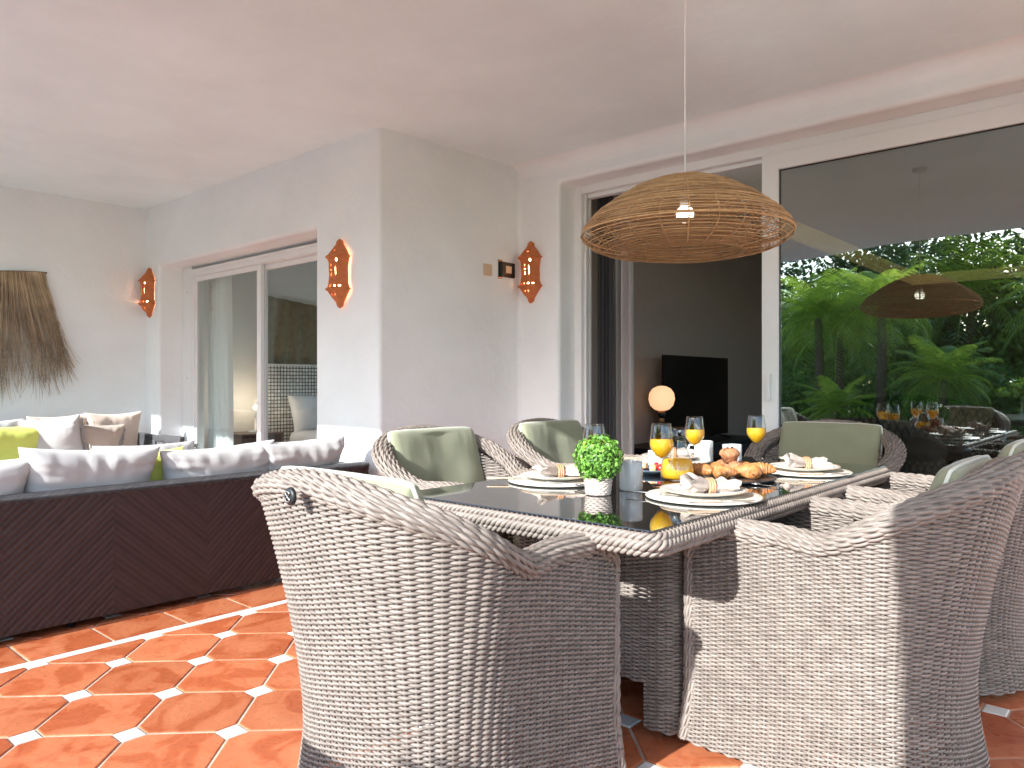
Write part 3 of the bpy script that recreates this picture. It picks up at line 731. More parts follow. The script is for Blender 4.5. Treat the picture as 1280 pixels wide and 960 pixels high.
# wall control and plate
sw = empty('thermostat', (-3.664, 4.08, 1.93), 0, 'black square wall control with a pale centre beside the glowing clay sconce', 'thermostat')
bar(sw, 'housing', 0, -.075, -.055, .022, .075, .055, 'black', .008); bar(sw, 'dial', .0225, -.03, -.026, .026, .03, .026, 'beige_plastic', .004)
bar(sw, 'bracket', -.004, -.09, -.07, -.001, .09, .07, 'steel', .002)
pl_ = empty('wall_plate', (-3.673, 3.885, 1.91), 0, 'small beige blank plate on the white side wall left of the black control', 'wall plate')
bar(pl_, 'plate', -.003, -.042, -.042, .012, .042, .042, 'beige_plastic', .004)
# ------------------------------------------------------------------ terrace floor: clipped-corner clay tiles, small white squares, border
def terracotta(name):
    m = mat(name, (.63, .205, .085), rough=.33, spec=.45)
    nt = m.node_tree; N = nt.nodes; L = nt.links; b = N['Principled BSDF']
    tc = N.new('ShaderNodeTexCoord'); at = N.new('ShaderNodeAttribute'); at.attribute_name = 'tint'
    # each tile samples its own piece of a swirling clay pattern
    sc_ = N.new('ShaderNodeVectorMath'); sc_.operation = 'MULTIPLY_ADD'
    cb = N.new('ShaderNodeCombineXYZ'); ml = N.new('ShaderNodeMath'); ml.operation = 'MULTIPLY'; ml.inputs[1].default_value = 37.
    L.new(at.outputs['Fac'], ml.inputs[0]); L.new(ml.outputs[0], cb.inputs['Z']); L.new(ml.outputs[0], cb.inputs['X'])
    sc_.inputs[1].default_value = (1, 1, 1); L.new(tc.outputs['Object'], sc_.inputs[0]); L.new(cb.outputs[0], sc_.inputs[2])
    n1 = N.new('ShaderNodeTexNoise'); n1.inputs['Scale'].default_value = 3.2; n1.inputs['Detail'].default_value = 2; n1.inputs['Distortion'].default_value = 1.6
    n2 = N.new('ShaderNodeTexNoise'); n2.inputs['Scale'].default_value = 55; n2.inputs['Detail'].default_value = 6
    n3 = N.new('ShaderNodeTexNoise'); n3.inputs['Scale'].default_value = 9; n3.inputs['Detail'].default_value = 5; n3.inputs['Distortion'].default_value = 2.5
    for n_ in (n1, n2, n3): L.new(sc_.outputs[0], n_.inputs['Vector'])
    r1 = N.new('ShaderNodeValToRGB'); e = r1.color_ramp.elements
    e[0].position = .38; e[0].color = (.39, .098, .034, 1); e[1].position = .62; e[1].color = (.51, .168, .072, 1)
    q = e.new(.44); q.color = (.415, .104, .036, 1); q = e.new(.47); q.color = (.47, .14, .056, 1)
    L.new(n1.outputs['Fac'], r1.inputs[0])
    mx = N.new('ShaderNodeMix'); mx.data_type = 'RGBA'; mx.blend_type = 'MULTIPLY'
    r3 = N.new('ShaderNodeMapRange'); r3.inputs[1].default_value = .56; r3.inputs[2].default_value = .66; r3.inputs[3].default_value = 0; r3.inputs[4].default_value = .55
    L.new(n3.outputs['Fac'], r3.inputs[0]); L.new(r3.outputs[0], mx.inputs[0]); L.new(r1.outputs[0], mx.inputs[6]); mx.inputs[7].default_value = (.80, .55, .42, 1)
    v = N.new('ShaderNodeVectorMath'); v.operation = 'SCALE'; r = N.new('ShaderNodeMapRange'); r.inputs[3].default_value = .86; r.inputs[4].default_value = 1.1
    L.new(at.outputs['Fac'], r.inputs[0]); L.new(mx.outputs[2], v.inputs[0]); L.new(r.outputs[0], v.inputs['Scale'])
    v2 = N.new('ShaderNodeVectorMath'); v2.operation = 'SCALE'; r2 = N.new('ShaderNodeMapRange'); r2.inputs[1].default_value = .3; r2.inputs[2].default_value = .7; r2.inputs[3].default_value = .93; r2.inputs[4].default_value = 1.06
    L.new(n2.outputs['Fac'], r2.inputs[0]); L.new(v.outputs[0], v2.inputs[0]); L.new(r2.outputs[0], v2.inputs['Scale'])
    L.new(v2.outputs[0], b.inputs['Base Color'])
    rr = N.new('ShaderNodeMapRange'); rr.inputs[1].default_value = .35; rr.inputs[2].default_value = .65; rr.inputs[3].default_value = .25; rr.inputs[4].default_value = .5
    L.new(n3.outputs['Fac'], rr.inputs[0]); L.new(rr.outputs[0], b.inputs['Roughness'])
    bp = N.new('ShaderNodeBump'); bp.inputs['Strength'].default_value = .35; bp.inputs['Distance'].default_value = .006
    bp2 = N.new('ShaderNodeBump'); bp2.inputs['Strength'].default_value = .2; bp2.inputs['Distance'].default_value = .001
    L.new(n1.outputs['Fac'], bp.inputs['Height']); L.new(n2.outputs['Fac'], bp2.inputs['Height']); L.new(bp.outputs['Normal'], bp2.inputs['Normal'])
    L.new(bp2.outputs['Normal'], b.inputs['Normal'])
    return m
M['tile'] = terracotta('terracotta_tile')
M['tile_white'] = attr_tint(mat('white_glazed_inset', (.72, .71, .67), rough=.3, bump=(40, .2, .002), var=((.62, .57, .50), .5, 12)), amt=.06)
M['grout'] = mat('sandy_grout', (.60, .47, .36), rough=.9, var=((.36, .24, .17), .8, 5), bump=(200, .5, .001))

def clip(poly, a, b, c):
    """keep a*x+b*y<=c"""
    out = []
    for i in range(len(poly)):
        P, Q = poly[i], poly[(i+1) % len(poly)]; dp = a*P[0]+b*P[1]-c; dq = a*Q[0]+b*Q[1]-c
        if dp <= 0: out.append(P)
        if dp*dq < 0: t = dp/(dp-dq); out.append((P[0]+t*(Q[0]-P[0]), P[1]+t*(Q[1]-P[1])))
    return out
fl = MB()
def tile(poly, mi, gap=.0048, h=0.):
    if len(poly) < 3: return
    ar = .5*sum(poly[i][0]*poly[(i+1) % len(poly)][1]-poly[(i+1) % len(poly)][0]*poly[i][1] for i in range(len(poly)))
    if abs(ar) < 2e-4: return
    P = [Vector(p).to_2d() for p in poly]
    if ar < 0: P = P[::-1]
    # drop tiny edges
    P = [P[i] for i in range(len(P)) if (P[i]-P[i-1]).length > .004]
    n = len(P)
    if n < 3: return
    def inset(d):
        out = []
        for i in range(n):
            a, b, c = P[i-1], P[i], P[(i+1) % n]
            e1 = (b-a).normalized(); e2 = (c-b).normalized(); n1 = Vector((-e1.y, e1.x)); n2 = Vector((-e2.y, e2.x))
            k = 1+n1.dot(n2); m = (n1+n2)/max(k, .25); out.append(b+m*d)
        return out
    tx, ty = rng.normal(0, .0022, 2); cx_, cy_ = sum(p.x for p in P)/n, sum(p.y for p in P)/n
    zz = rng.normal(0, .0003)
    rings = [(inset(gap), -.0042), (inset(gap+.0012), -.0012), (inset(gap+.004), 0)]
    V = []
    for r_, z in rings:
        for p in r_: V.append((p.x, p.y, z+h+zz+(tx*(p.x-cx_)+ty*(p.y-cy_) if z > -.003 else 0)))
    F = [(j*n+i, j*n+(i+1) % n, (j+1)*n+(i+1) % n, (j+1)*n+i) for j in range(2) for i in range(n)] + [tuple(range(2*n, 3*n))]
    fl.add(V, F, mi, rng.random())
D0 = (-2.4675, .975); hd = .2232; ds = .0370
lo_y, hi_y = -1.25, 4.40
for i in range(-34, 34):
    for j in range(-34, 34):
        x = D0[0]+(i+j)*hd; y = D0[1]+(i-j)*hd
        if not (-7.6 < x < 3.6 and lo_y-.4 < y < hi_y+.4): continue
        for half in (0, 1):
            cl = [(-1, 0, 3.360), (1, 0, 3.3)] if half == 0 else [(1, 0, -3.69), (-1, 0, 7.11)]
            cl += [(0, -1, -lo_y), (0, 1, hi_y)]
            cxx, cyy = x+hd, y
            oc = []
            for sx, sy in ((1, 0), (0, 1), (-1, 0), (0, -1)):
                px, py = cxx+sx*hd, cyy+sy*hd
                if sx: oc += [(px-sx*ds, py-sx*ds), (px-sx*ds, py+sx*ds)]
                else: oc += [(px+sy*ds, py-sy*ds), (px-sy*ds, py-sy*ds)]
            sq = [(x-ds, y-ds), (x+ds, y-ds), (x+ds, y+ds), (x-ds, y+ds)]
            for c_ in cl: oc = clip(oc, *c_) if oc else oc; sq = clip(sq, *c_) if sq else sq
            tile(oc, 0); tile(sq, 1, .002, .0002)
y = .965-.319*8
while y < 4.4:
    tile([(-3.69, y), (-3.412, y), (-3.412, min(4.215, y+.319)), (-3.69, min(4.215, y+.319))], 0); y += .319
y = -1.25
while y < 4.21:
    tile([(-3.410, y), (-3.358, y), (-3.358, min(4.2, y+.155)), (-3.410, min(4.2, y+.155))], 1, .0008); y += .155
fl.add([(-7.6, lo_y, -.004), (3.6, lo_y, -.004), (3.6, 4.40, -.004), (-7.6, 4.40, -.004)], [(0, 1, 2, 3)], 2)
fl.add(*box(-7.6, lo_y, -.30, 3.6, 4.40, -.012), 2)
tag(fl.build('terrace_floor', ['tile', 'tile_white', 'grout'], smooth=False), kind='structure')

# ------------------------------------------------------------------ clay wall sconces
def make_sconce():
    r = empty('clay_sconce', (0, 0, 0))
    nz, na = 84, 72; W, Hh = .094, .43
    z = np.linspace(0, 1, nz)
    # half width along the height: pointed ends, flared shoulders, slim body
    kz = [0, .03, .06, .16, .23, .255, .28, .34, .5, .66, .72, .745, .77, .84, .94, .97, 1]
    kw = [.16, .24, .26, .64, .88, 1.0, .90, .80, .76, .80, .90, 1.0, .88, .64, .26, .24, .16]
    w = np.interp(z, kz, kw)*W; dp = np.interp(z, kz, kw)*.085+.012
    a = np.linspace(0, PI, na)
    V = np.stack([np.outer(w, np.cos(a)), -np.outer(dp, np.sin(a)), np.repeat(z[:, None]*Hh-Hh/2, na, 1)], -1)
    V[..., 0] += .0015*np.sin(z*31)[:, None]; 
    holes = []
    for hz, rad, cols in ((.17, .0075, (-.25, .25)), (.31, .0095, (-.42, 0.42)), (.69, .0115, (-.6, -.3, 0, .3, .6)), (.815, .0085, (-.33, 0, .33)), ):
        pass
    for hz, rad, xs in ((-.140, .0065, (-22, 0, 22)), (-.088, .0095, (-48, -24, 0, 24, 48)), (.080, .0085, (-32, 32)), (.143, .0065, (-16, 16))):
        for x in xs: holes.append((math.radians(90+x), hz, rad, rad))
    for x in (-26, 0, 26):                                    # tall slots of the fretwork
        for hz, rx, rz in ((.012, .0035, .034),) if x else ((.045, .005, .010), (.018, .007, .008), (-.012, .005, .014)): holes.append((math.radians(90+x), hz, rx, rz))
    F = []
    for i in range(nz-1):
        for j in range(na-1):
            zc_ = (z[i]+z[i+1])/2*Hh-Hh/2; ac = (a[j]+a[j+1])/2; rr = (w[i]+dp[i])/2
            if any(((ac-h[0])*rr/h[2])**2+((zc_-h[1])/h[3])**2 < 1 for h in holes): continue
            F.append((i*na+j, i*na+j+1, (i+1)*na+j+1, (i+1)*na+j))
    used = sorted({k for q in F for k in q}); rm = {k: n for n, k in enumerate(used)}
    mb = MB(); mb.add(V.reshape(-1, 3)[used], [tuple(rm[k] for k in q) for q in F]); o = mb.build('clay_shade', 'terracotta_lamp', r)
    md = o.modifiers.new('s', 'SOLIDIFY'); md.thickness = .007; md.offset = 0
    # raised bands at the shoulders
    for zz in (.255, .745):
        mb = MB(); k = float(np.interp(zz, z, w)); d_ = float(np.interp(zz, z, dp)); v, f = tube([(k*math.cos(t)*1.03, -d_*math.sin(t)*1.03, zz*Hh-Hh/2) for t in np.linspace(0, PI, 30)], .0065, 6); mb.add(v, f); mb.build('band', 'terracotta_lamp', r)
    for s_ in (-1, 1): mb = MB(); mb.add(*sphere((0, -.012, s_*(Hh/2-.002)), .014, 12, 8)); mb.build('finial', 'terracotta_lamp', r)
    mb = MB(); mb.add(*sphere((0, 0, 0), .030, 20, 14, (1., .85, 4.2))); mb.v[0] += np.array([0, -.036, 0]); o = mb.build('bulb', 'bulb', r)
    mb = MB(); mb.add(*box(-.03, -.016, -.06, .03, -.001, .06)); mb.build('wall_mount', 'terracotta_lamp', r)
    return r
s0 = make_sconce(); s1 = dup(s0); s2 = dup(s0)
for o, loc, rz, lab in ((s0, (-4.10, 2.948, 1.822), 0, 'terracotta clay wall sconce on the white wall right of the bedroom door'),
                    (s1, (-3.535, 4.213, 1.915), 0, 'glowing terracotta clay sconce beside the black wall control'),
                    (s2, (-7.00, 2.948, 1.93), 0, 'terracotta clay sconce in the far left wall corner beside the bedroom door recess')):
    o.location = loc; o.rotation_euler = (0, 0, rz); tag(o, lab, 'wall lamp', 'pierced clay wall sconces')

# ------------------------------------------------------------------ rattan pendant
pe = empty('pendant_lamp', (-1.434, 2.636, 1.60), 0, 'wide domed woven rattan pendant lamp hanging on a thin cord over the dining table', 'pendant lamp')
prof = np.array([(.015, .305), (.06, .302), (.12, .288), (.20, .255), (.28, .208), (.345, .160), (.385, .118), (.402, .092), (.399, .070), (.376, .048), (.33, .028), (.27, .016), (.222, .012)])
d = np.r_[0, np.cumsum(np.linalg.norm(np.diff(prof, axis=0), axis=1))]
mb = MB(); na = 120; ang = np.linspace(0, 2*PI, na, endpoint=False)
def ring(r_, z_, rad, wob=.0022):
    ph = rng.random(3)*6.28
    rr = r_ + wob*np.sin(ang*3+ph[0]) + wob*.7*np.sin(ang*7+ph[1]); zz = z_+wob*np.sin(ang*4+ph[2])
    v, f = tube(np.stack([rr*np.cos(ang), rr*np.sin(ang), zz], -1), rad, 4, closed=True, caps=False); mb.add(v, f, 0, rng.random())
t = 0
while t < d[-1]:
    r_, z_ = np.interp(t, d, prof[:, 0]), np.interp(t, d, prof[:, 1]); ring(r_, z_, .0018)
    if t < .24: ring(r_-.001, z_-.0015, .0014, .004)
    t += (.0045 if t < .34 else .0055 if t < .46 else .0135) + rng.random()*.0014
mb.build('outer_weave', 'rattan', pe)
mb = MB()
for s in np.linspace(0, 1, 19): ring(.222+.032*s, .012+.075*s, .0020)
mb.build('inner_collar', 'rattan', pe)
mb = MB()
for k in range(24):
    a = 2*PI*k/24+rng.normal(0, .012); P = [(r_*math.cos(a), r_*math.sin(a), z_-.002) for r_, z_ in prof]; v, f = tube(resample(P, 40), .0028, 5); mb.add(v, f, 0, rng.random())
for k in range(18):
    a = 2*PI*k/18; v, f = tube([(.222*math.cos(a), .222*math.sin(a), .012), (.254*math.cos(a), .254*math.sin(a), .088)], .0024, 5); mb.add(v, f, 0, rng.random())
for r_, z_, q in ((.400, .082, .0045), (.222, .010, .0065), (.256, .088, .0055), (.02, .304, .006)): ring(r_, z_, q, .001)
# upper inner brace: collar hung from the dome
for k in range(6):
    a = 2*PI*k/6+.3; v, f = tube([(.256*math.cos(a), .256*math.sin(a), .088), (.25*math.cos(a), .25*math.sin(a), .222)], .0022, 5); mb.add(v, f, 0, .5)
mb.build('frame', 'rattan', pe)
mb = MB(); v, f = tube([(0, 0, .22), (0, 0, .7), (0, 0, 1.095)], .0028, 6); mb.add(v, f); mb.add(*lathe([(0, 1.07), (.045, 1.075), (.05, 1.099), (0, 1.099)], 20)); mb.build('cord', 'white_metal', pe)
mb = MB(); mb.add(*lathe([(0, .19), (.02, .19), (.02, .24), (0, .245)], 16)); mb.build('socket', 'white_metal', pe)
mb = MB(); mb.add(*sphere((0, 0, .160), .034, 20, 14)); mb.build('bulb', 'bulb_white', pe)

# ------------------------------------------------------------------ raffia wall hanging
wh = empty('wall_hanging', (-7.09, 1.75, 1.98), 0, 'long raffia fringe on a thin branch, hanging on the end wall over the far sofa', 'wall hanging')
mb = MB(); br = np.array([(0, y, -.055+.105*smoothstep(-.7, .40, y)) for y in np.linspace(-.72, .385, 24)]); v, f = tube(br, .008, 6); mb.add(v, f, 0, .1); mb.build('branch', 'bark', wh)
mb = MB()
for k in range(1150):
    y0 = rng.uniform(-.70, .37); z0 = np.interp(y0, br[:, 1], br[:, 2]); t = np.linspace(0, 1, 11)
    L0 = 1.07*(.84+.20*rng.random()**2) * (1-.16*smoothstep(.15, .38, y0))
    gap = abs(((y0+.10) % .47)-.235)
    L_ = L0*(1-.10*(gap < .03))
    side = .27*smoothstep(.0, .38, y0); sg = rng.normal(0, .018); cur = rng.normal(0, .05)
    clump = .11*math.sin((y0-.13)*13.4)
    yy = y0 + (side+sg+clump)*t**1.3*(1-.35*t) + cur*t**5 + .012*np.sin(t*9+k)*t
    xx = .012+rng.random()*.05*np.sin(t*PI*.8)+.01*rng.random()
    zz = z0-L_*t + abs(cur)*.25*t**6
    r_ = rng.uniform(.0010, .0028)*(1-.5*t)
    v, f = tube(np.stack([xx, yy, zz], -1), r_, 3, caps=False, up=(1, .01, 0)); mb.add(v, f, 0, np.clip(rng.random()*.9+.15-.4*np.repeat(t[:-1], 3), 0, 1))
mb.build('fringe', 'raffia', wh)
# ------------------------------------------------------------------ sofas
def chevron_panel(length, height, name, parent, off):
    ny = int(length/.0065); nz = int(height/.0065); y = np.linspace(0, length, ny); z = np.linspace(0, height, nz); Y, Z = np.meshgrid(y, z, indexing='ij')
    ph = (Y+off)/.444; tri = np.abs((ph % 2)-1)*.444; c = (Z - tri*.92)/.034
    r = np.abs((c % 1)-.5)*2; D = .0075*(1-np.clip((r-.55)/.45, 0, 1)**1.5) + .0012*np.sin(Y/.0065*PI)*np.cos(c*2*PI)
    D -= .004*np.exp(-((ph % 1-.5)*0)**2)*0
    V = np.stack([D, Y, Z], -1).reshape(-1, 3); mb = MB(); f = grid_faces(ny, nz)
    tn = (np.floor(c[:-1, :-1]).ravel()*7.31) % 1
    mb.add(V, f, 0, tn); return mb.build(name, 'brown_weave', parent)
SY0, SY1, SX = -.40, 2.86, -3.70
so = empty('woven_sofa', (SX, SY0, 0), 0, 'long dark brown sofa with chevron woven back facing away from the dining table', 'sofa')
Ls = SY1-SY0
p_ = chevron_panel(Ls, .575, 'back_panel', so, (-.016-SY0*0)); p_.location = (-.006, 0, .035)
bar(so, 'back_core', -.075, .004, .03, -.008, Ls-.004, .60, 'wicker_dark')
mb = MB()
k = 0; y = -.10
while y < Ls+.02:
    P = [(.004, y, .598), (.003, y+.015, .610), (-.012, y+.040, .622), (-.045, y+.085, .6235), (-.078, y+.125, .620), (-.086, y+.140, .605)]
    P = [(a, min(max(b, .0), Ls), c) for a, b, c in P]
    v, f = tube(P, .0042, 5, up=(.1, .05, 1)); mb.add(v, f, 0, rng.random()); y += .0088
mb.add(*box(-.082, 0, .585, .0, Ls, .6165, .01)); mb.build('top_rail', 'charcoal_weave', so)
def arm(par, name, x0, x1, y0, y1, z0, z1, lat=False):
    mb = MB()
    if not lat: mb.add(*box(x0, y0, z0, x1, y1, z1, .01))
    t = x0
    while t < x1:
        v, f = tube([(t, y0-.004, z1-.02), (t+.004, y0, z1+.003), (t+.02, (y0+y1)/2, z1+.004), (t+.034, y1, z1+.003), (t+.036, y1+.004, z1-.02)], .0045, 5, up=(.1, .05, 1)); mb.add(v, f, 0, rng.random()); t += .0095
    return mb.build(name, 'charcoal_weave', par)
arm(so, 'arm_rest', -.86, -.09, Ls-.085, Ls, .04, .60); arm(so, 'arm_rest', -.86, -.09, 0, .085, .04, .60)
bar(so, 'seat_base', -.86, .086, .05, -.076, Ls-.086, .28, 'charcoal_weave', .01)
for k in range(4):
    w = (Ls-.18)/4; mb = MB(); v, f = box(-.87, .09+k*w+.003, .284, -.08, .09+(k+1)*w-.003, .42, .035, 4); mb.add(v, f); mb.build('seat_cushion', 'white_fabric', so)
for x in (-.8, -.06):
    for y in (.06, Ls/2, Ls-.06): mb = MB(); mb.add(*lathe([(0, 0), (.018, 0), (.02, .05), (0, .05)], 12, (x, y, 0))); mb.build('foot', 'black', so)
# second sofa along the end wall
s2_ = empty('cushioned_sofa', (-7.08, .10, 0), 0, 'charcoal woven sofa against the end wall, heaped with beige and lime cushions', 'sofa')
L2 = 2.80
bar(s2_, 'back', 0, 0, .05, .08, L2, .66, 'charcoal_weave', .01); bar(s2_, 'seat_base', .08, .06, .05, .85, L2-.06, .28, 'charcoal_weave', .01)
mb = MB(); mb.add(*box(.08, L2-.055, .05, .88, L2-.010, .14, .006)); mb.add(*box(.08, L2-.055, .60, .88, L2-.010, .66, .006)); mb.add(*box(.80, L2-.056, .13, .88, L2-.009, .61, .006)); mb.add(*box(.08, L2-.056, .13, .40, L2-.009, .61, .006))
mb.build('arm_frame', 'charcoal_weave', s2_)
mb = MB(); 
for d in (1, -1):
    t = .36
    while t < .84: v, f = tube([(t, L2-.034+.002*d, .13), (t+d*.22, L2-.034+.002*d, .61)], .0055, 5, up=(0, 1, 0)); v = np.array(v); v[:, 0] = np.clip(v[:, 0], .38, .82); mb.add(v, f, 0, .5); t += .034
mb.build('arm_lattice', 'white_fabric', s2_)
for k in range(3):
    w = (L2-.14)/3; mb = MB(); mb.add(*box(.10, .07+k*w+.003, .284, .88, .07+(k+1)*w-.003, .43, .035, 4)); mb.build('seat_cushion', 'white_fabric', s2_)
for x in (.05, .8):
    for y in (.06, L2-.06): mb = MB(); mb.add(*lathe([(0, 0), (.018, 0), (.02, .05), (0, .05)], 12, (x, y, 0))); mb.build('foot', 'black', s2_)

def throw(lab, m, loc, w, h, t, rz, lean, roll=0, seed=0, group=None, fringe=None, cat='cushion', **kw):
    kw.setdefault('pinch', .11); kw.setdefault('n', 44); mb = MB(); v, f = pillow(w, h, t, seed=seed, **kw); mb.add(v, f)
    o = mb.build('scatter_cushion', m, smooth=True); o.location = loc; o.rotation_euler = (math.radians(lean), math.radians(roll), rz)
    tag(o, lab, cat, group)
    if fringe:
        mb = MB()
        for sx in (-1, 1):
            for q in np.linspace(.03, h-.03, 46 if fringe == 'fine' else 12):
                for r_ in range(2 if fringe == 'fine' else 7):
                    L_ = .035 if fringe == 'fine' else .055; x0 = sx*(w/2*(.93)); a = rng.normal(0, .35)
                    P = [(x0, rng.normal(0, .004 if fringe == 'fine' else .008), q), (x0+sx*L_*.5, rng.normal(0, .01), q+L_*.4*a), (x0+sx*L_*(.7 if fringe == 'fine' else .5), rng.normal(0, .012), q+L_*a-.01)]
                    v, f = tube(P, .0022 if fringe == 'fine' else .0035, 4, up=(0, 1, .1)); mb.add(v, f)
                if fringe == 'knots': v, f = sphere((sx*w/2*.90, -.012, q), .014, 8, 6); mb.add(v, f)
        mb.build('fringe', 'white_fabric', o)
    return o
Q = PI/2
throw('white linen cushion at the left photo edge, leaning on the chevron sofa back', 'white_fabric', (-3.90, .72, .40), .76, .385, .20, Q, 14, seed=1)
throw('large white linen cushion on the chevron sofa directly left of the lime cushion', 'white_fabric', (-3.905, 1.325, .40), .62, .415, .20, Q, 12, 3., seed=2, wr=.02)
throw('narrow lime cushion wedged upright between the white cushions of the chevron sofa', 'lime_fabric', (-3.99, 1.68, .40), .30, .375, .13, Q, 8, seed=3)
throw('long white cushion on the chevron sofa right of the lime one', 'white_fabric', (-3.905, 1.985, .40), .64, .385, .20, Q, 13, -2, seed=4, wr=.022)
throw('white linen cushion at the right end of the chevron sofa, one corner pointing up', 'white_fabric', (-3.90, 2.48, .40), .58, .395, .20, Q, 14, -1.5, seed=5, wr=.02)
throw('cream cushion with knotted tassel ends behind the long white cushion', 'white_fabric', (-4.36, 1.86, .42), .58, .36, .17, Q, -20, seed=6, fringe='knots')
throw('small lime cushion lying low behind the white cushion, left of its lime twin', 'lime_fabric', (-4.30, 1.27, .42), .26, .30, .10, Q, 10, seed=7)
throw('small lime cushion lying low behind the white cushion, beside the tasselled cream one', 'lime_fabric', (-4.30, 1.53, .42), .26, .30, .10, Q, 10, seed=8)
throw('glossy lime green cushion on the far sofa under the raffia fringe', 'lime_fabric', (-6.66, 1.72, .45), .52, .35, .17, Q, 14, seed=9)
throw('pale cushion with a frayed edge beside the lime cushion on the far sofa', 'white_fabric', (-6.60, 2.07, .45), .42, .41, .16, Q-.5, 14, -6, seed=10, fringe='fine')
throw('small taupe cushion in the middle of the far sofa in front of the beige cushions', 'taupe_fabric', (-6.62, 2.33, .45), .38, .34, .15, Q, 16, 3, seed=11, fringe='fine')
throw('wide beige cushion at the right end of the far sofa against its dark arm', 'beige_fabric', (-6.86, 2.55, .44), .46, .43, .16, Q, 10, seed=12)
throw('beige cushion half hidden behind the pale frayed cushion on the far sofa', 'beige_fabric', (-6.88, 2.15, .44), .46, .42, .15, Q, 10, -2, seed=13)
throw('light grey cushion standing behind the lime cushion on the far sofa', 'grey_fabric', (-6.92, 1.60, .44), .62, .39, .15, Q, 8, seed=14)

# ------------------------------------------------------------------ breakfast on the table
T0 = TZ+.0005
def charger(x, y, lab):
    mb = MB(); mb.add(*lathe([(0, 0), (.165, 0), (.182, .004), (.184, .007), (.180, .010), (.160, .0095), (0, .0085)], 64)); o = mb.build('charger', 'cream_ceramic', smooth=True)
    o.location = (x, y, T0); tag(o, lab, 'charger plate', 'cream chargers'); 
def plate(x, y, lab, z=.0105, r=.136):
    e = empty('plate', (x, y, T0+z), 0, lab, 'plate', 'white plates')
    mb = MB(); mb.add(*lathe([(0, 0), (.07, 0), (.075, .003), (r*.94, .014), (r-.001, .019), (r*.93, .0175), (.08, .008), (0, .007)], 64)); mb.build('dish', 'white_ceramic', e)
    mb = MB(); a = np.linspace(0, 2*PI, 80, endpoint=False); v, f = tube(np.stack([r*np.cos(a), r*np.sin(a), .0185+0*a], -1), .0016, 6, closed=True, caps=False); mb.add(v, f); mb.build('rim', 'tan_rim', e)
def napkin(x, y, rz, lab, seed=0, z=.022, s=.76):
    e = empty('napkin', (x, y, T0+z), rz, lab, 'napkin', 'napkins in rings')
    n1, n2 = 60, 48; t = np.linspace(-1, 1, n1); u = np.linspace(0, 2*PI, n2, endpoint=False); V = []
    for ti in t:
        wid = .020+.058*abs(ti)**.9*(1.0 if ti > 0 else .85); hgt = .019+.012*abs(ti)**.7*(1 if ti > 0 else 1.5)-.012*max(0, abs(ti)-.8)/.2
        pl = .0075*abs(ti)
        xx = ti*.105*s; lift = .016+.022*max(0, -ti)*s
        row = []
        for ui in u:
            ripple = pl*math.sin(ui*6+seed+ti*1.2)+ .003*noise.noise(Vector((ui*1.5, ti*3, seed)))
            row.append((xx+.012*math.cos(ui*3+seed)*abs(ti), (wid+ripple)*math.cos(ui)*s, lift+(hgt+ripple*1.3)*math.sin(ui)*s))
        V.append(row)
    V = np.array(V).reshape(-1, 3); V[:, 2] = np.maximum(V[:, 2], -.006)
    mb = MB(); mb.add(V, [tuple(q) for q in grid_faces(n1, n2, cv=True)]+[tuple(range(n2))[::-1], tuple(range((n1-1)*n2, n1*n2))]); mb.build('cloth', 'napkin', e)
    a = np.linspace(0, 2*PI, 40, endpoint=False); mb = MB()
    for dx in (-.008, .0, .008): v, f = tube(np.stack([dx+.003*np.cos(a), .027*np.cos(a), .016+.023*np.sin(a)], -1), .0045, 6, closed=True, up=(1, 0, 0), caps=False); mb.add(v, f)
    mb.build('napkin_ring', 'wood_ring', e)
def knife(x, y, rz, lab, z=.012):
    e = empty('knife', (x, y, T0+z), rz, lab, 'knife', 'pale handled knives')
    mb = MB(); mb.add(*box(-.10, -.007, .0, .0, .007, .006, .0028)); mb.build('handle', 'tan_rim', e)
    mb = MB(); mb.add(*prism_xy([(.001, -.006), (.085, -.008), (.105, -.002), (.10, .004), (.001, .005)], .002, .0035)); mb.build('blade', 'steel', e)
def fork(x, y, rz, lab, z=.012):
    e = empty('fork', (x, y, T0+z), rz, lab, 'fork', 'forks beside the plates')
    mb = MB(); mb.add(*box(-.09, -.005, .0, .03, .005, .004, .0018)); mb.build('handle', 'steel', e)
    mb = MB(); mb.add(*box(.03, -.011, .001, .05, .011, .004, .0018))
    for k in range(4): mb.add(*box(.049, -.0105+k*.006, .0015, .095, -.0075+k*.006, .0038, .001))
    mb.build('tines', 'steel', e)
settings = [(-1.138, 2.212, 'nearest the viewer on the table', Q*.55), (-1.150, 3.115, 'at the far right of the table', Q*.6),
            (-1.735, 2.215, 'on the left behind the potted boxwood', -.2), (-1.79, 3.16, 'at the far left behind the carafe', .4)]
for i, (x, y, w, rz) in enumerate(settings):
    charger(x, y, 'round cream charger ' + w); plate(x, y, 'white plate with a tan rim ' + w)
    napkin(x+.005+(.012 if i == 0 else 0), y+.01, A45+(.25, .1, .3, 0)[i], 'pale pink napkin in a ring on the plate ' + w, seed=i*2.1)
    s_ = 1 if x > -1.4 else -1
    knife(x+s_*.115-.0, y-.115*1, A45+.05 if s_ > 0 else A45, 'knife with a tan handle on the charger ' + w)
    if i in (0, 2): fork(x-s_*.13, y-.10, A45-.6, 'steel fork on the charger ' + w)

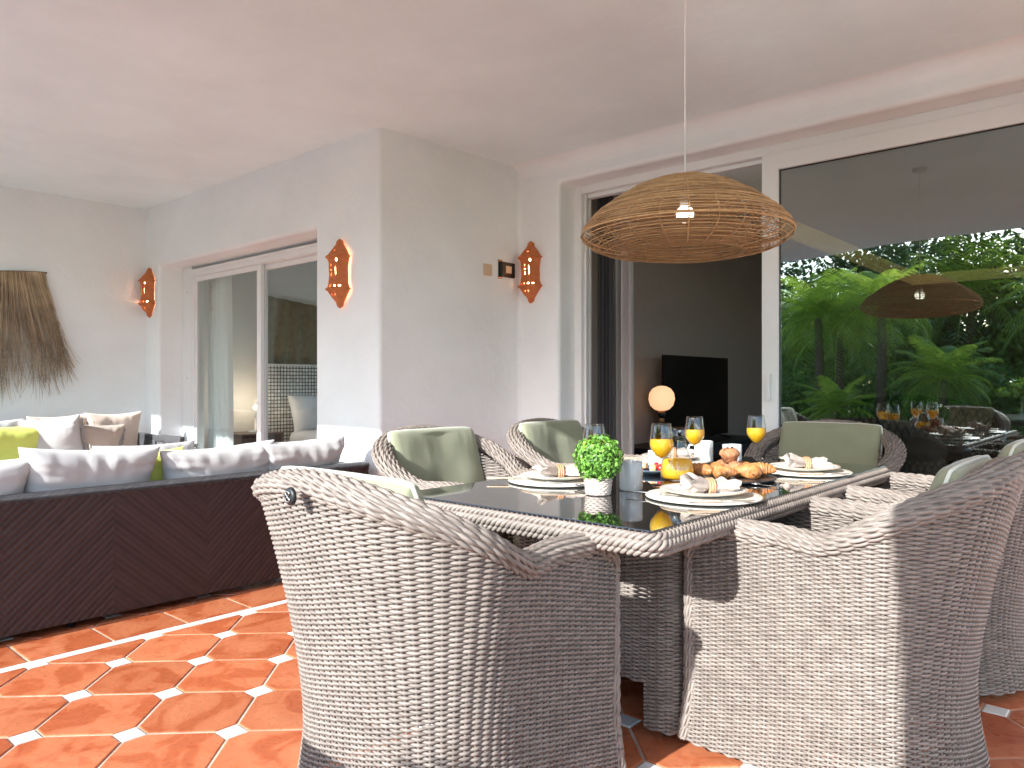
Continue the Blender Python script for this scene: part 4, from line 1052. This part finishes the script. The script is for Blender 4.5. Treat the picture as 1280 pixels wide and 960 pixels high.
gp = [(0, .0), (.036, .001), (.037, .003), (.008, .006), (.004, .012), (.0035, .075), (.006, .088), (.022, .104), (.040, .130), (.0435, .146), (.041, .175), (.036, .215), (.0345, .222)]
gi = [(.0335, .222), (.035, .215), (.040, .175), (.0425, .146), (.039, .131), (.021, .106), (0, .094)]
def glass(x, y, lab):
    e = empty('wine_glass', (x, y, T0), rng.random()*6, lab, 'glass', 'stemmed glasses of orange juice')
    mb = MB(); mb.add(*lathe(gp+gi, 40)); mb.build('glass_body', 'drink_glass', e)
    mb = MB(); mb.add(*lathe([(0, .0945), (.0205, .1065), (.0385, .1315), (.0418, .146), (.0412, .160), (.0408, .163), (0, .1632)], 40)); mb.build('orange_juice', 'juice', e)
for x, y, lab in ((-1.555, 2.20, 'stemmed glass of orange juice rising behind the potted boxwood'), (-1.400, 2.40, 'stemmed glass of orange juice just in front of the carafe, nearest the viewer'),
                  (-1.585, 3.00, 'stemmed glass of orange juice behind the carafe against the dark television'), (-1.44, 3.31, 'stemmed glass of orange juice farthest right, before the white window post')):
    glass(x, y, lab)
ca = empty('carafe', (-1.425, 2.56, T0), math.radians(-10), 'bulbous glass carafe with a loop handle, a third full of orange juice', 'carafe')
cp = [(0, 0), (.052, 0), (.062, .006), (.066, .03), (.060, .060), (.046, .095), (.036, .130), (.033, .160), (.036, .185), (.041, .200)]
mb = MB(); mb.add(*lathe(cp+[(r_-.003 if r_ > .01 else 0, z_+(.006 if z_ < .01 else 0)) for r_, z_ in cp[::-1]], 40)); mb.build('glass_body', 'drink_glass', ca)
mb = MB(); mb.add(*lathe([(0, .007), (.050, .007), (.0585, .012), (.0625, .03), (.0575, .058), (.0515, .0765), (.050, .0785), (0, .0787)], 40)); mb.build('orange_juice', 'juice', ca)
mb = MB(); v, f = tube(resample([(.034, 0, .175), (.05, 0, .215), (.085, 0, .222), (.105, 0, .19), (.100, 0, .14), (.075, 0, .105), (.046, 0, .095)], 30), .0055, 8, up=(0, 1, 0)); mb.add(v, f); mb.build('handle', 'drink_glass', ca)

def mug(x, y, rz, m, r, h, lab, handle=True):
    e = empty('mug', (x, y, T0), rz, lab, 'mug')
    mb = MB(); mb.add(*lathe([(0, 0), (r*.9, 0), (r, .006), (r, h-.002), (r-.0015, h), (r-.004, h-.002), (r-.004, .008), (0, .006)], 40)); mb.build('body', m, e)
    if handle: mb = MB(); v, f = tube(resample([(r-.001, 0, h*.82), (r+.022, 0, h*.80), (r+.030, 0, h*.55), (r+.02, 0, h*.28), (r-.001, 0, h*.22)], 20), .0045, 8, up=(0, 1, 0)); mb.add(v, f); mb.build('handle', m, e)
mug(-1.405, 2.205, 2.3, 'grey_ceramic', .039, .100, 'plain grey ceramic mug between the potted boxwood and the carafe')
mug(-1.660, 3.23, 3.6, 'white_ceramic', .043, .098, 'white mug left of its twin, behind the pastries')
mug(-1.515, 3.22, -.9, 'white_ceramic', .043, .090, 'white mug right of its twin, partly hidden by the chocolate chip muffin')
mug(-1.73, 2.92, 1., 'white_ceramic', .036, .07, 'small white cup behind the nearest juice glass, left of the carafe')
# potted boxwood
pb = empty('potted_boxwood', (-1.43, 2.045, T0), 0, 'small round boxwood ball in a whitewashed wicker pot, nearest item on the table', 'potted plant')
mb = MB(); mb.add(*lathe([(0, 0), (.036, 0), (.041, .005), (.044, .055), (.040, .057), (0, .05)], 32))
for k in range(8):
    a = np.linspace(0, 2*PI, 48, endpoint=False); rr = .0375+.0065*k/8+.0022*np.cos(a*12+k*PI); v, f = tube(np.stack([rr*np.cos(a), rr*np.sin(a), .005+k*.007+0*a], -1), .0036, 6, closed=True, caps=False); mb.add(v, f)
mb.build('pot', 'whitewash', pb)
mb = MB(); V = []; F = []; tn = []
for k in range(2600):
    d_ = rng.normal(size=3); d_ /= np.linalg.norm(d_); 
    bumpr = .077*(1+.22*noise.noise(Vector(d_*3.8)))
    rad = bumpr*(1-.40*rng.random()**2.2)
    c_ = d_*rad + np.array([0, 0, .118]); 
    u_ = np.cross(d_, rng.normal(size=3)); u_ /= np.linalg.norm(u_); nrm_ = d_*.55+rng.normal(size=3)*.5; w_ = np.cross(nrm_, u_); w_ /= np.linalg.norm(w_); l_ = .0075*rng.uniform(.7, 1.2)
    n0 = len(V); nn = np.cross(u_, w_)
    V += [c_-u_*l_, c_+w_*l_*.5+nn*.001, c_+u_*l_, c_-w_*l_*.5+nn*.001]; F += [(n0, n0+1, n0+2, n0+3)]; tn.append(rng.random())
mb.add(np.array(V), np.array(F), 0, np.array(tn)); v, f = sphere((0, 0, .118), .052, 16, 10); mb.add(v, f, 0, 0.); mb.build('foliage', 'leaf_box', pb)

# serving plates and pastries
so_ = MB(); so_.add(*lathe([(0, 0), (.15, 0), (.165, .006), (.168, .012), (.160, .011), (0, .007)], 64)); o = so_.build('serving_plate', 'slate'); o.location = (-1.285, 2.72, T0); o.scale = (1, 1.1, 1); o.rotation_euler = (0, 0, A45)
tag(o, 'round black slate plate under the pastries', 'plate')
so_ = MB(); so_.add(*lathe([(0, 0), (.07, 0), (.105, .016), (.107, .021), (.10, .018), (.07, .006), (0, .005)], 48)); o = so_.build('serving_plate', 'blue_ceramic'); o.location = (-1.61, 2.69, T0)
tag(o, 'slate blue plate of cut fruit left of the carafe', 'plate')
def croissant(x, y, z, rz, s, lab, seed=0, rx=0):
    n = 66; t = np.linspace(-1, 1, n); a = t*1.15; P = np.stack([.052*np.sin(a), .052*(np.cos(a)-.75), 0*a+.004*np.cos(a)], -1)*s
    ridge = ((t*4.5+.5) % 1); R = s*(.0275*np.clip(1-np.abs(t)**2.1, .02, 1)**.62)*(1-.17*np.abs(ridge-.5)*2)
    v, f = tube(P, R, 18, up=(0, 0, 1)); v = v*np.array([1, 1, .86]); v = v+np.array([[noise.noise(Vector(q*45+Vector((seed,)*3).to_3d() if False else Vector(q)*45+Vector((seed, seed, seed))))*.0022*s]*3 for q in v])
    mb = MB(); mb.add(v, f); o = mb.build('croissant', 'croissant'); o.location = (x, y, T0+z); o.rotation_euler = (rx, 0, rz)
    tag(o, lab, 'croissant', 'croissants on the slate plate')
z0 = .010+.022
for args in ((-1.375, 2.63, z0, .3, 1.15, 'croissant at the left end of the slate plate', 1), (-1.33, 2.72, z0, 2.2, 1.1, 'croissant behind the leftmost one, touching the muffins', 2),
             (-1.255, 2.615, z0, 1.3, 1.05, 'croissant at the front of the plate before the muffins', 3), (-1.21, 2.70, z0, -.4, 1.2, 'pale plump croissant at the front right of the slate plate', 4),
             (-1.20, 2.80, z0, .9, 1.15, 'croissant at the right end of the slate plate', 5), (-1.27, 2.83, z0, 2.7, 1.1, 'croissant at the back right of the plate behind the others', 6)):
    croissant(*args)
def muffin(x, y, z, r, lab, seed=0, chips=True, tilt=0):
    e = empty('muffin', (x, y, T0+z), seed, lab, 'muffin', 'muffins on the slate plate'); e.rotation_euler = (tilt, 0, seed)
    v, f = lathe([(0, 0), (r*.68, 0), (r*.86, r*.62), (r*1.0, r*.72), (r*1.04, r*.86), (r*.95, r*1.15), (r*.7, r*1.42), (r*.35, r*1.56), (0, r*1.6)], 36)
    v = v+np.array([[noise.noise(Vector(q)*55+Vector((seed, 0, 0)))*.004]*3 for q in v])*(v[:, 2:3] > r*.6)
    mb = MB(); mb.add(v, f); mb.build('crumb', 'muffin', e)
    if chips:
        for k in range(14):
            a = rng.random()*6.28; q = rng.uniform(.1, .85); zz = r*(1.6-.55*q**2); mb = MB(); mb.add(*sphere((q*r*.95*math.cos(a), q*r*.95*math.sin(a), zz), .0042, 8, 6)); mb.build('chocolate_chip', 'choc', e)
muffin(-1.335, 2.765, .010, .036, 'brown muffin low in the middle of the pastries, without chips', 1, False)
muffin(-1.275, 2.735, .010, .036, 'brown muffin at the front of the pile below the chocolate chip one', 2, False, .3)
muffin(-1.305, 2.755, .060, .037, 'muffin dotted with chocolate chips on top of the pastry pile', 3, True)
for k in range(6):
    a = k*1.05; x, y = -1.61+.045*math.cos(a), 2.69+.045*math.sin(a)
    if k % 2 == 0:
        mb = MB(); mb.add(*lathe([(0, 0), (.006, .002), (.014, .014), (.016, .024), (.010, .031), (0, .032)], 16)); o = mb.build('strawberry', 'straw'); o.rotation_euler = (.9, .3*k, a); tag(o, ('strawberry at the back of the blue fruit plate', '', 'strawberry at the left of the blue fruit plate', '', 'strawberry at the right of the blue fruit plate by the carafe')[k], 'strawberry', 'strawberries on the blue plate')
    else:
        mb = MB(); mb.add(*box(-.018, -.012, 0, .018, .012, .022, .004)); o = mb.build('melon_piece', 'melon'); o.rotation_euler = (0, .2, a); tag(o, ('', 'orange melon piece at the back left of the blue fruit plate', '', 'orange melon piece at the front of the blue fruit plate', '', 'orange melon piece at the right rim of the blue fruit plate')[k], 'melon piece', 'melon pieces on the blue plate')
    o.location = (x, y, T0+.014)
# dipper dish: small wooden honey dipper and berry sprig lying by the grey mug
hd_ = empty('honey_dipper', (-1.33, 2.31, T0+.008), A45+.3, 'small wooden honey dipper lying right of the grey mug', 'honey dipper')
mb = MB(); v, f = tube([(-.05, 0, 0), (.02, 0, 0)], .003, 8); mb.add(v, f); mb.build('stick', 'wood_ring', hd_)
mb = MB(); v, f = lathe([(0, .02), (.006, .02), (.009, .024), (.006, .026), (.009, .030), (.006, .032), (.008, .036), (0, .04)], 16); mb.add(xform(v, rotm(ry=PI/2)), f); mb.build('dipper_head', 'amber', hd_)
sp = empty('spoon', (-1.10, 2.60, T0+.003), A45+2.2, 'steel serving spoon at the right edge of the slate plate', 'spoon')
mb = MB(); mb.add(*box(-.07, -.003, 0, .02, .003, .003, .0012)); mb.build('handle', 'steel', sp); mb = MB(); v, f = sphere((.04, 0, .003), .02, 16, 8, (1, .7, .25)); mb.add(v, f); mb.build('bowl', 'steel', sp)
def crown_mesh(mb, c, rad, n, leaf, lobes=7, seed=0, flat=1.):
    r_ = np.random.default_rng(seed); lc = r_.normal(size=(lobes, 3))*np.array(rad)*.45; lr = r_.uniform(.45, .75, lobes)
    which = r_.integers(0, lobes, n); d_ = r_.normal(size=(n, 3)); d_ /= np.linalg.norm(d_, axis=1, keepdims=True)
    rad_ = np.array(rad)*lr[which][:, None]*(.55+.5*r_.random((n, 1))**.6)
    p = lc[which]+d_*rad_+np.array(c)
    a = r_.normal(size=(n, 3)); a /= np.linalg.norm(a, axis=1, keepdims=True); b = np.cross(a, r_.normal(size=(n, 3))); b /= np.linalg.norm(b, axis=1, keepdims=True)
    l_ = leaf*r_.uniform(.6, 1.3, (n, 1)); V = np.stack([p-a*l_, p+b*l_*.45, p+a*l_, p-b*l_*.45], 1).reshape(-1, 3)
    F = np.arange(n*4).reshape(n, 4); mb.add(V, F, 0, r_.random(n))
# ------------------------------------------------------------------ garden (seen mirrored in the window)
mb = MB(); mb.add([(-300, -300, -.32), (300, -300, -.32), (300, 300, -.32), (-300, 300, -.32)], [(0, 1, 2, 3)])
M['lawn'] = mat('lawn', (.10, .16, .035), rough=.95, var=((.15, .17, .05), .8, 1.2), bump=(90, .8, .03))
tag(mb.build('lawn', 'lawn'), kind='structure')
mb = MB(); mb.add(*box(-11., -4.3, -.318, 9., -1.252, -.15, .02)); M['bounce_slab_mat'] = mat('pale_bounce', (.72, .71, .68), rough=.8, bump=(60, .4, .003)); tag(mb.build('added_bounce_slab', 'bounce_slab_mat', smooth=False), kind='structure')  # unseen pale slab added to bounce neutral sunlight up to the ceiling
# an unseen glass-topped table added left of the viewpoint to reflect sun onto the ceiling
M['glass_satin'] = mat('satin_black_glass', (.01, .009, .009), rough=.12, spec=.9, ior=1.6)
gt = empty('added_reflector_table', (-1.24, -.95, 0), 0, 'added black glass topped table out of view, reflecting sun towards the ceiling', 'table')
mb = MB(); mb.add(*box(-.46, -.93, .727, .46, .93, .735, .002)); mb.build('glass_top', 'glass_satin', gt, smooth=False)
merged(gt, 'frame', [(-.45, -.92, .69, .45, -.87, .725), (-.45, .87, .69, .45, .92, .725), (-.45, -.87, .69, -.40, .87, .725), (.40, -.87, .69, .45, .87, .725)], 'black')
for sx in (-1, 1):
    for sy in (-1, 1): bar(gt, 'leg', sx*.425-.02, sy*.895-.02, 0, sx*.425+.02, sy*.895+.02, .689, 'black')
pv = empty('added_vase', (-1.2, -.75, .7355), 0, 'added glass vase with leafy stems on the unseen reflector table', 'vase')  # added along with the unseen table; its leaves shade the near chair's base
mb = MB(); mb.add(*lathe([(0, 0), (.05, 0), (.055, .01), (.04, .16), (.045, .20)], 24)); mb.build('vase_body', 'drink_glass', pv)
mb = MB(); crown_mesh(mb, (0, 0, .36), (.20, .20, .16), 260, .035, 6, 3)
for k in range(7): v, f = tube([(0, 0, .02), (.08*math.cos(k), .08*math.sin(k), .36)], .003, 4, up=(1, 0, .01)); mb.add(v, f)
mb.build('stems', 'bush_leaf', pv)
def frond(mb, base, az, el, L_, droop, w=.26, n=17, tint=.5):
    s = np.linspace(0, 1, 14); d0 = np.array([math.cos(az), math.sin(az), 0])
    ang = el - droop*s**1.3
    st = L_/13; P = [np.array(base, float)]
    for a in ang[1:]: P.append(P[-1]+st*(d0*math.cos(a)+np.array([0, 0, math.sin(a)])))
    P = np.array(P); v, f = tube(P, np.linspace(.010, .003, 14), 4, caps=False, up=(-d0[1], d0[0], .01)); mb.add(v, f, 0, .9)
    side = np.array([-d0[1], d0[0], 0]); V = []; F = []
    for k in range(n):
        t = .14+.86*k/n; c_ = np.array([np.interp(t, s, P[:, i]) for i in range(3)]); dr = np.array([np.interp(min(t+.05, 1), s, P[:, i]) for i in range(3)])-c_; dr /= np.linalg.norm(dr)+1e-6
        ll = w*(math.sin(PI*min(1, .18+t*.86))**.6)*rng.uniform(.85, 1.1)
        for sd in (-1, 1):
            q = side*sd*.80+dr*.55+np.array([0, 0, .10-.1*rng.random()]); q /= np.linalg.norm(q); wv = np.cross(q, side*sd*.3+dr)*0+dr*.013+np.array([0, 0, .006])
            m_ = c_+q*ll*.5; e_ = c_+q*ll+np.array([0, 0, -ll*.32]); n0 = len(V)
            V += [c_-wv, c_+wv, m_+wv, m_-wv, e_+wv*.15, e_-wv*.15]; F += [(n0, n0+1, n0+2, n0+3), (n0+3, n0+2, n0+4, n0+5)]
    mb.add(np.array(V), np.array(F), 0, np.clip(tint+rng.normal(0, .15, len(F)), 0, 1))
def palm(x, y, hh, R_, nf, lab, seed=0):
    e = empty('palm_tree', (x, y, -.32), seed, lab, 'palm tree', 'palms in the garden')
    zz = np.linspace(0, hh, 24); P = np.stack([.06*np.sin(zz*1.1+seed), .05*np.cos(zz*.9+seed)-.05, zz], -1)
    rr = .10-.025*zz/hh+.009*((np.arange(24) % 2)*2-1); mb = MB(); v, f = tube(P, rr, 12, up=(1, .01, 0)); mb.add(v, f); mb.build('trunk', 'bark', e)
    mb = MB(); top = P[-1]
    for k in range(nf):
        az = k*2.39996+seed; u = (k+.5)/nf; frond(mb, top+np.array([0, 0, .03*rng.random()]), az, math.radians(78-95*u), R_*(.85+.25*rng.random()), math.radians(55+35*u+rng.normal(0, 6)), w=.30*R_, tint=.25+.5*rng.random())
    mb.build('crown', 'palm_leaf', e)
palm(-5.46, -6.6, 2.75, 1.25, 40, 'small date palm in front of the hedge, left of the pair seen in the window', 0)
palm(-4.33, -6.6, 2.85, 1.3, 40, 'small date palm right of the pair in front of the hedge', 2)
palm(-4.9, -6.1, .9, .9, 26, 'low young palm at the foot of the pair of date palms', 4)
palm(-3.2, -6.6, 1.5, 1.1, 30, 'short palm behind the pair, with its fronds near the ground', 5)
palm(-5.6, -8.2, 2.6, 1.7, 36, 'taller palm at the left back of the garden', 7)
palm(-1.4, -9.8, 3.0, 1.9, 40, 'tall feathery palm on the right of the garden', 9)
palm(-3.6, -11.6, 3.5, 2.1, 40, 'tallest palm rising over the hedge in the middle', 11)
def tree(x, y, h_, rad, lab, seed, n=11000, leaf=.10):
    e = empty('garden_tree', (x, y, -.32), 0, lab, 'tree', 'trees behind the palms')
    mb = MB(); P = [(0, 0, 0), (.05, .02, h_*.25), (-.04, .05, h_*.5), (.02, 0, h_*.8)]; v, f = tube(resample(P, 14), np.linspace(.16, .05, 14), 10, up=(1, 0, .01)); mb.add(v, f)
    for k in range(6):
        a = k*1.1+seed; v, f = tube([(0, 0, h_*(.35+.05*k)), (rad[0]*.35*math.cos(a), rad[1]*.35*math.sin(a), h_*(.5+.06*k)), (rad[0]*.7*math.cos(a), rad[1]*.7*math.sin(a), h_*(.6+.06*k))], [.06, .035, .01], 6, up=(1, 0, .01)); mb.add(v, f)
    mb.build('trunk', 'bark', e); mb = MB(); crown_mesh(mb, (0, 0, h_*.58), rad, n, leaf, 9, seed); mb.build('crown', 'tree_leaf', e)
def bush(x, y, rad, lab, seed, n=5000, leaf=.06):
    e = empty('shrub', (x, y, -.32), 0, lab, 'shrub', 'shrubs along the garden')
    mb = MB(); 
    for k in range(5): a = k*1.3+seed; v, f = tube([(0, 0, 0), (.3*rad[0]*math.cos(a), .3*rad[1]*math.sin(a), rad[2]*1.1)], [.03, .01], 5, up=(1, 0, .01)); mb.add(v, f)
    mb.build('stems', 'bark', e); mb = MB(); crown_mesh(mb, (0, 0, rad[2]*.8), rad, n, leaf, 7, seed); mb.build('foliage', 'bush_leaf', e)
xs_ = (-10.5, -8.2, -6.3, -4.4, -2.4, -.6, 1.5, 4.0)
nm = ('leftmost dark tree behind the palms', 'dark rounded tree second from the left behind the palms', 'dense tree behind the left tall palm', 'dense tree in the middle behind the date palms', 'bushy tree right of the middle behind the palms', 'dark tree behind the feathery palm', 'broad tree to the right of the feathery palm', 'rightmost tree of the garden')
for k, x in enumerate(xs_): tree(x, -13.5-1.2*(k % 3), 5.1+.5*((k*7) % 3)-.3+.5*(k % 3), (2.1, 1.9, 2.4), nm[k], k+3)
for k, (x, y, r_, lab) in enumerate(((-6.6, -8.6, (1.2, .9, .9), 'leafy shrub at the left under the tall palm'), (-4.9, -8.9, (1.2, .9, 1.1), 'leafy shrub behind the date palm pair'), (-3.0, -9.3, (1.2, .9, .9), 'leafy shrub between the tallest and the feathery palm'),
    (-1.1, -7.6, (1.1, .8, 1.0), 'leafy shrub in front of the feathery palm'), (.8, -8.8, (1.3, .9, 1.0), 'leafy shrub right of the feathery palm'), (2.8, -9.0, (1.3, .9, .9), 'rightmost leafy shrub of the garden'), (-8.4, -8.5, (1.3, 1., 1.0), 'leftmost leafy shrub of the garden'))):
    bush(x, y, r_, lab, k+31)

for nm_, loc, en, r_ in (('bedside_light', (-7.30, 4.16, .90), 2, .03),):
    ld = bpy.data.lights.new(nm_, 'POINT'); ld.energy = en*.8; ld.shadow_soft_size = r_; ld.color = (1, .72, .45); lo = bpy.data.objects.new(nm_, ld); C.objects.link(lo); lo.location = loc
# dense low planting that closes the garden
for k in range(9):
    bush(-9.5+1.75*k, -11.6-.35*(k % 2), (1.4, .9, 1.9), ('tall green shrub number %s of the back row under the trees' % ('one', 'two', 'three', 'four', 'five', 'six', 'seven', 'eight', 'nine')[k]), k+70, 6500, .08)
# ------------------------------------------------------------------ light, sky, camera
EL = math.atan(.485); az = Vector((-.02, -.999, 0)).normalized()
to_sun = Vector((az.x*math.cos(EL), az.y*math.cos(EL), math.sin(EL)))
sd = bpy.data.lights.new('sun', 'SUN'); sd.energy = 2.9; sd.angle = math.radians(.55); sd.color = (1, .95, .875)
so = bpy.data.objects.new('sun', sd); C.objects.link(so); so.rotation_euler = to_sun.to_track_quat('Z', 'Y').to_euler()
w = bpy.data.worlds.new('World'); sc.world = w; w.use_nodes = True; nt = w.node_tree
sky = nt.nodes.new('ShaderNodeTexSky'); sky.sky_type = 'NISHITA'; sky.sun_disc = False; sky.sun_elevation = EL; sky.sun_rotation = math.atan2(az.x, az.y)
nt.links.new(sky.outputs[0], nt.nodes['Background'].inputs[0]); nt.nodes['Background'].inputs[1].default_value = .15
cd = bpy.data.cameras.new('camera'); cam = bpy.data.objects.new('camera', cd); C.objects.link(cam)
cd.sensor_width = 36; cd.lens = 940/1280*36; cd.clip_start = .05; cd.clip_end = 1000
cam.location = (0, 0, 1.1); cam.rotation_euler = (PI/2, 0, A45); sc.camera = cam
sc.view_settings.view_transform = 'Standard'; sc.view_settings.look = 'None'; sc.view_settings.gamma = 1; sc.view_settings.use_curve_mapping = False
sc.view_settings.exposure = 2.02
sc.view_settings.use_white_balance = True; sc.view_settings.white_balance_temperature = 5750; sc.view_settings.white_balance_tint = 5
cy_ = sc.cycles; cy_.use_denoising = True; cy_.max_bounces = 10; cy_.diffuse_bounces = 6; cy_.glossy_bounces = 4; cy_.transmission_bounces = 6; cy_.transparent_max_bounces = 16
cy_.sample_clamp_indirect = 15; cy_.caustics_reflective = True; cy_.blur_glossy = 0; cy_.caustics_refractive = False
cy_.use_adaptive_sampling = True; cy_.adaptive_threshold = .012
